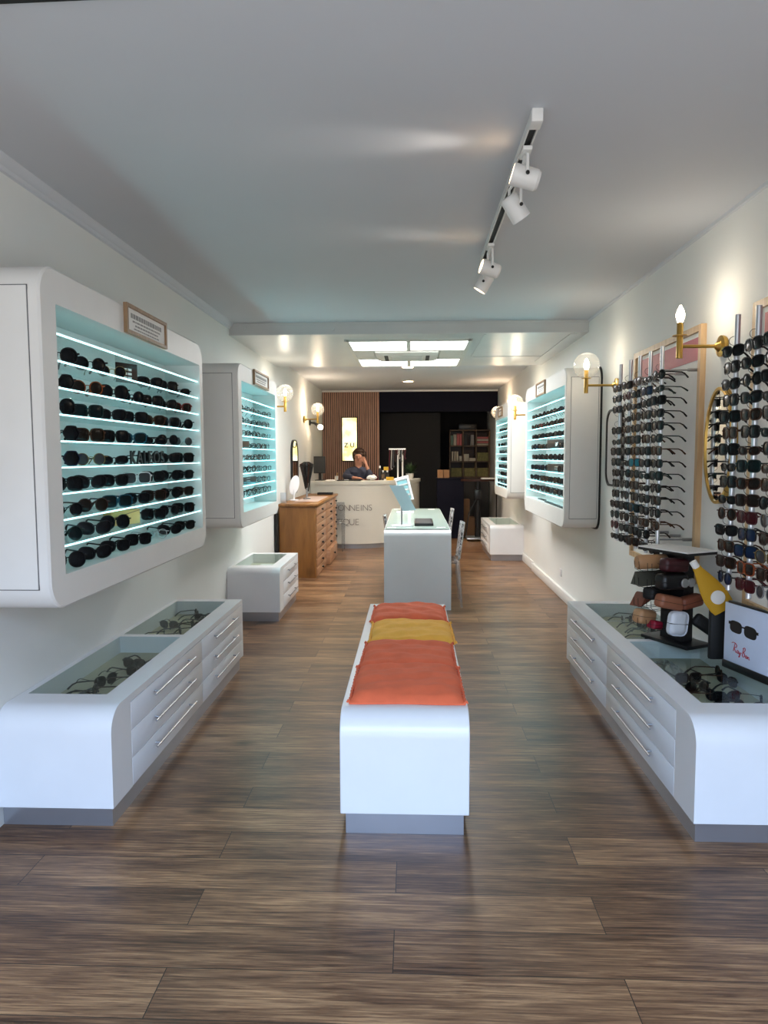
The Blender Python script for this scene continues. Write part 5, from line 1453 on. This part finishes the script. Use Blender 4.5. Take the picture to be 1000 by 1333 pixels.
# office chair she sits on
t = thing('office_chair', 'dark office chair under the seated person behind the desk', 'chair', (px, py + 0.05, 0))
MB().box(px - 0.22, px + 0.22, py - 0.16, py + 0.26, 0.42, 0.475, bev=0.02).build('seat', M['black'], t)
MB().box(px - 0.20, px + 0.20, py + 0.25, py + 0.30, 0.55, 1.0, bev=0.02).build('backrest', M['black'], t)
MB().tube([(px, py + 0.05, 0.42), (px, py + 0.05, 0.08)], 0.03, 12).build('column', M['darkmetal'], t)
for k in range(5):
    a = 2 * PI * k / 5
    MB().tube([(px, py + 0.05, 0.08), (px + 0.26 * math.cos(a), py + 0.05 + 0.26 * math.sin(a), 0.03)], [0.025, 0.015], 8).build('leg', M['darkmetal'], t)

# ------------------------------------------------------------------ dim back area
t = thing('storage_shelf', 'wooden cube shelf full of boxes in the dark back room', 'shelf', (1.17, 14.6, 0))
SX0, SX1, SY0, SY1 = 0.775, 1.57, 14.45, 14.80
s_ = MB()
zs = [1.06, 1.375, 1.69, 2.005]
for z in zs: s_.box(SX0, SX1, SY0, SY1, z - 0.012, z + 0.012)
for k in range(4):
    x = SX0 + (SX1 - SX0) * k / 3
    s_.box(x - 0.012, x + 0.012, SY0, SY1, zs[0], zs[-1])
s_.build('frame', M['shelfwood'], t)
B(SX0, SX1, SY1, SY1 + 0.01, zs[0], zs[-1]).build('back', FM['brown'], t)
B(SX0, SX1, SY0 + 0.02, SY1, 0, 1.048).build('base_cupboard', M['darkgrey'], t)
cw = (SX1 - SX0) / 3
def shelf_item(c, r, x, w, h, m, lab, grp, name='box', cat='box', d=0.14):
    xa = SX0 + cw * c + x; za = zs[2 - r] + 0.0125
    single(name, B(xa, xa + w, SY0 + 0.02, SY0 + 0.02 + d, za, za + h, bev=0.003), m, lab, cat, (xa + w / 2, SY0 + 0.02 + d / 2, za), grp)
cream = mat('cream_carton', (200, 190, 170), 0.6); pk = mat('pink_carton', (206, 110, 110), 0.6); olv = mat('olive_basket', (128, 122, 74), 0.7, noise=0.3, scale=60); tealc = mat('pale_green_carton', (120, 150, 130), 0.6)
rn3 = ['top', 'middle', 'bottom']; cn3 = ['first', 'second', 'third']
for i, (x, w, h, m, d_) in enumerate(((0.02, 0.045, 0.20, tealc, 'pale green'), (0.072, 0.06, 0.22, cream, 'cream'), (0.14, 0.05, 0.235, pk, 'pink'), (0.195, 0.045, 0.23, pk, 'pink'))):
    shelf_item(0, 0, x, w, h, m, f'{d_} upright carton, {ORD[i]} in the top cube next to the navy counter', 'cartons in the cube shelf')
for i, (x, w, h, m, d_) in enumerate(((0.02, 0.06, 0.22, M['darkgrey'], 'dark grey'), (0.15, 0.07, 0.21, M['greytext'], 'grey'))):
    shelf_item(1, 0, x, w, h, m, f'{d_} upright carton in the top middle cube of the shelf', 'cartons in the cube shelf')
for r in range(4):
    for c in range(3):
        shelf_item(2, 0, 0.02 + c * 0.076, 0.07, 0.035, pk if r % 2 else cream, f'small flat carton in top corner cube, {ORD[3 - r]} tier, {ORD[c]} across', 'stacked flat cartons in the cube shelf') if r == 0 else \
            single('box', B(SX0 + cw * 2 + 0.02 + c * 0.076, SX0 + cw * 2 + 0.09 + c * 0.076, SY0 + 0.02, SY0 + 0.16, zs[2] + 0.0125 + r * 0.045, zs[2] + 0.0475 + r * 0.045), pk if r % 2 else cream,
                   f'small flat carton in top corner cube, {ORD[3 - r]} tier, {ORD[c]} across', 'box', (SX0 + cw * 2 + 0.055 + c * 0.076, SY0 + 0.09, zs[2] + 0.0125 + r * 0.045), 'stacked flat cartons in the cube shelf')
for i in range(3): shelf_item(0, 1, 0.035 + i * 0.05, 0.035, 0.19, cream, f'white upright carton, {ORD[i]} in the middle row cube by the navy counter', 'cartons in the cube shelf')
shelf_item(0, 1, 0.19, 0.055, 0.10, cream, 'short white carton beside three upright white cartons', 'cartons in the cube shelf')
shelf_item(1, 1, 0.02, 0.10, 0.14, cream, 'white cube carton in the centre cube of the shelf', 'cartons in the cube shelf')
shelf_item(1, 1, 0.13, 0.12, 0.06, cream, 'low white carton in the centre cube of the shelf', 'cartons in the cube shelf')
for c, r, d_ in ((2, 1, 'middle corner cube'), (0, 2, 'bottom cube beside the navy counter'), (1, 2, 'bottom middle cube'), (2, 2, 'bottom corner cube')):
    shelf_item(c, r, 0.025, 0.215, 0.17, olv, f'olive woven basket in the {d_} of the shelf', 'baskets in the cube shelf', 'basket', 'basket', 0.25)
t = thing('printer', 'dark printer on top of the cube shelf', 'printer', (1.12, 14.6, 2.018))
B(0.95, 1.32, 14.48, 14.78, 2.018, 2.14, bev=0.01).build('body', M['black'], t)
B(1.0, 1.27, 14.44, 14.49, 2.04, 2.05).build('paper_tray', M['darkgrey'], t)
t = thing('navy_counter', 'dark navy counter in front of the dark back room', 'counter', (0.7, 13.0, 0))
B(0.46, 0.94, 12.82, 13.22, 0.0, 1.07).build('body', M['navy'], t)
B(0.45, 0.95, 12.81, 13.24, 1.07, 1.095, bev=0.003).build('counter_top', M['navy'], t)
for x0_, w_, lab in ((0.47, 0.10, 'brown cardboard box on the navy counter, towards the plant'), (0.58, 0.10, 'brown cardboard box on the navy counter, towards the cube shelf')):
    t = thing('cardboard_box', lab, 'box', (x0_ + 0.05, 12.95, 1.0955), 'cardboard boxes on the navy counter')
    B(x0_, x0_ + w_, 12.88, 13.02, 1.0955, 1.24).build('box_body', M['cardboard'], t)
    B(x0_ + w_ * 0.42, x0_ + w_ * 0.58, 12.879, 13.021, 1.2395, 1.241).build('tape', M['shelfwood'], t)
t = thing('optical_instrument_table', 'dark tabletop on a black lifting column with white foot in the dim corner', 'table', (1.17, 12.55, 0))
MB().prism([(0.86, 12.5), (1.0, 12.35), (1.2, 12.3), (1.42, 12.38), (1.54, 12.5), (1.54, 12.79), (0.95, 12.79)], 'Z', 1.05, 1.085).build('tabletop', FM['brown'], t)
MB().tube([(1.17, 12.6, 1.05), (1.17, 12.6, 0.06)], [0.05, 0.05], 14).build('column', M['black'], t)
B(0.96, 1.30, 12.36, 12.78, 0.03, 0.06, bev=0.01).build('foot', M['alu'], t)
MB().box(1.10, 1.22, 12.42, 12.56, 0.72, 0.9, bev=0.02).build('motor_box', M['black'], t)
MB().tube([(1.17, 12.45, 0.8), (1.0, 12.4, 0.5), (0.95, 12.42, 0.1)], 0.01, 6).build('cable', M['blackmatte'], t)
MB().tube([(1.5, 12.6, 1.05), (1.5, 12.6, 0)], 0.012, 8).build('leg', M['darkmetal'], t)
single('white_papers', B(1.22, 1.46, 12.45, 12.62, 1.0855, 1.105, bev=0.003), M['paper'], 'white papers on the dark instrument tabletop', 'papers', (1.34, 12.53, 1.0855))
for zc, hh_, lab in ((0.0, 0.34, 'brown carton on the floor of the dark room, lower of two'), (0.3405, 0.34, 'brown carton on the floor of the dark room, upper of two')):
    t = thing('cardboard_box', lab, 'box', (1.03, 13.4, zc), 'cardboard boxes under the instrument table')
    B(0.93, 1.18 if zc == 0 else 1.08, 13.25, 13.55, zc, zc + hh_).build('box_body', M['cardboard'], t)
    B(0.99, 1.03, 13.249, 13.551, zc + hh_ - 0.001, zc + hh_ + 0.0005).build('tape', M['shelfwood'], t)

# ------------------------------------------------------------------ lights
def area(name, loc, rot, sx, sy, power, color, spread=PI):
    L = bpy.data.lights.new(name, 'AREA'); L.shape = 'RECTANGLE'; L.size = sx; L.size_y = sy; L.energy = power; L.color = color; L.spread = spread
    o = bpy.data.objects.new(name, L); C.objects.link(o); o.location = loc; o.rotation_euler = rot
    return o
def spot(name, loc, aim, power, color, size, blend=0.5, r=0.03):
    L = bpy.data.lights.new(name, 'SPOT'); L.energy = power; L.color = color; L.spot_size = size; L.spot_blend = blend; L.shadow_soft_size = r
    o = bpy.data.objects.new(name, L); C.objects.link(o); o.location = loc
    o.rotation_euler = Vector(aim).to_track_quat('-Z', 'Y').to_euler()
    return o
pl = bpy.data.lights.new('shop_window_portal', 'AREA'); pl.shape = 'RECTANGLE'; pl.size = 3.06; pl.size_y = 2.5; pl.cycles.is_portal = True
po = bpy.data.objects.new('shop_window_portal', pl); C.objects.link(po); po.location = ((XL + XR) / 2, YF - 0.02, 1.25); po.rotation_euler = (math.radians(90), 0, 0)
for x in (-0.325, 0.265):
    for y in (7.16, 8.43): area('ceiling_panel_light', (x, y, 2.585), (0, 0, 0), 0.5, 0.5, 14, (0.97, 0.98, 1.0))
for y in (9.83, 11.72): spot('downlight_beam', (-0.055, y, CZ - 0.02), (0, 0, -1), 110, (1, 0.88, 0.72), 1.9, 0.6, 0.06)
for (p, a), pw in zip(heads, (6, 5, 3, 4)):
    spot('track_spot_beam', p + a * 0.062, a, pw, (1, 0.90, 0.80), 0.70 if a.z > 0 else 0.95, 1.0, 0.05)
w = bpy.data.worlds.new('sky'); sc.world = w; w.use_nodes = True
nt = w.node_tree
tc = nt.nodes.new('ShaderNodeTexCoord'); sx = nt.nodes.new('ShaderNodeSeparateXYZ')
nt.links.new(tc.outputs['Generated'], sx.inputs[0])
mr = nt.nodes.new('ShaderNodeMapRange'); mr.inputs['From Min'].default_value = -1.0; mr.inputs['From Max'].default_value = 1.0
nt.links.new(sx.outputs['Z'], mr.inputs['Value'])
rp = nt.nodes.new('ShaderNodeValToRGB')
e = rp.color_ramp.elements
e[0].position = 0.0; e[0].color = (0.16, 0.16, 0.16, 1)            # pavement
e[1].position = 1.0; e[1].color = (0.48, 0.70, 1.0, 1)             # open sky
for p_, c_ in ((0.49, (0.22, 0.22, 0.22, 1)), (0.51, (0.08, 0.085, 0.09, 1)), (0.60, (0.11, 0.125, 0.15, 1)), (0.68, (0.41, 0.60, 0.92, 1))):
    k_ = e.new(p_); k_.color = c_
nt.links.new(mr.outputs['Result'], rp.inputs['Fac'])
nt.links.new(rp.outputs['Color'], nt.nodes['Background'].inputs['Color'])
nt.nodes['Background'].inputs['Strength'].default_value = 13.0

# ------------------------------------------------------------------ camera
F_ = 924.0
VXp, VYp = 536.0, 593.0
yv = Vector((VXp - 500.0, -(VYp - 666.5), F_)).normalized()        # world +Y in (right, up, forward)
xv = Vector((yv.z, 0, -yv.x)).normalized()
zv = Vector((xv.y * yv.z - xv.z * yv.y, xv.z * yv.x - xv.x * yv.z, xv.x * yv.y - xv.y * yv.x))
if zv.y < 0: zv = -zv
right = Vector((xv.x, yv.x, zv.x)); up = Vector((xv.y, yv.y, zv.y)); fwd = Vector((xv.z, yv.z, zv.z))
cam = bpy.data.cameras.new('camera'); cam.sensor_fit = 'HORIZONTAL'; cam.sensor_width = 36; cam.lens = 36 * F_ / 1000.0
cam.clip_start = 0.05; cam.clip_end = 60
co = bpy.data.objects.new('camera', cam); C.objects.link(co)
Mx = Matrix(((right.x, up.x, -fwd.x, 0), (right.y, up.y, -fwd.y, 0), (right.z, up.z, -fwd.z, 1.5), (0, 0, 0, 1)))
co.matrix_world = Mx
sc.camera = co
vs = sc.view_settings
sc.display_settings.display_device = 'sRGB'
vs.view_transform = 'Standard'; vs.look = 'None'; vs.exposure = 0.3; vs.gamma = 1.0; vs.use_curve_mapping = False
sc.cycles.use_denoising = True
sc.cycles.max_bounces = 8; sc.cycles.transparent_max_bounces = 24
sc.cycles.sample_clamp_indirect = 6.0
sc.cycles.caustics_reflective = False; sc.cycles.caustics_refractive = False
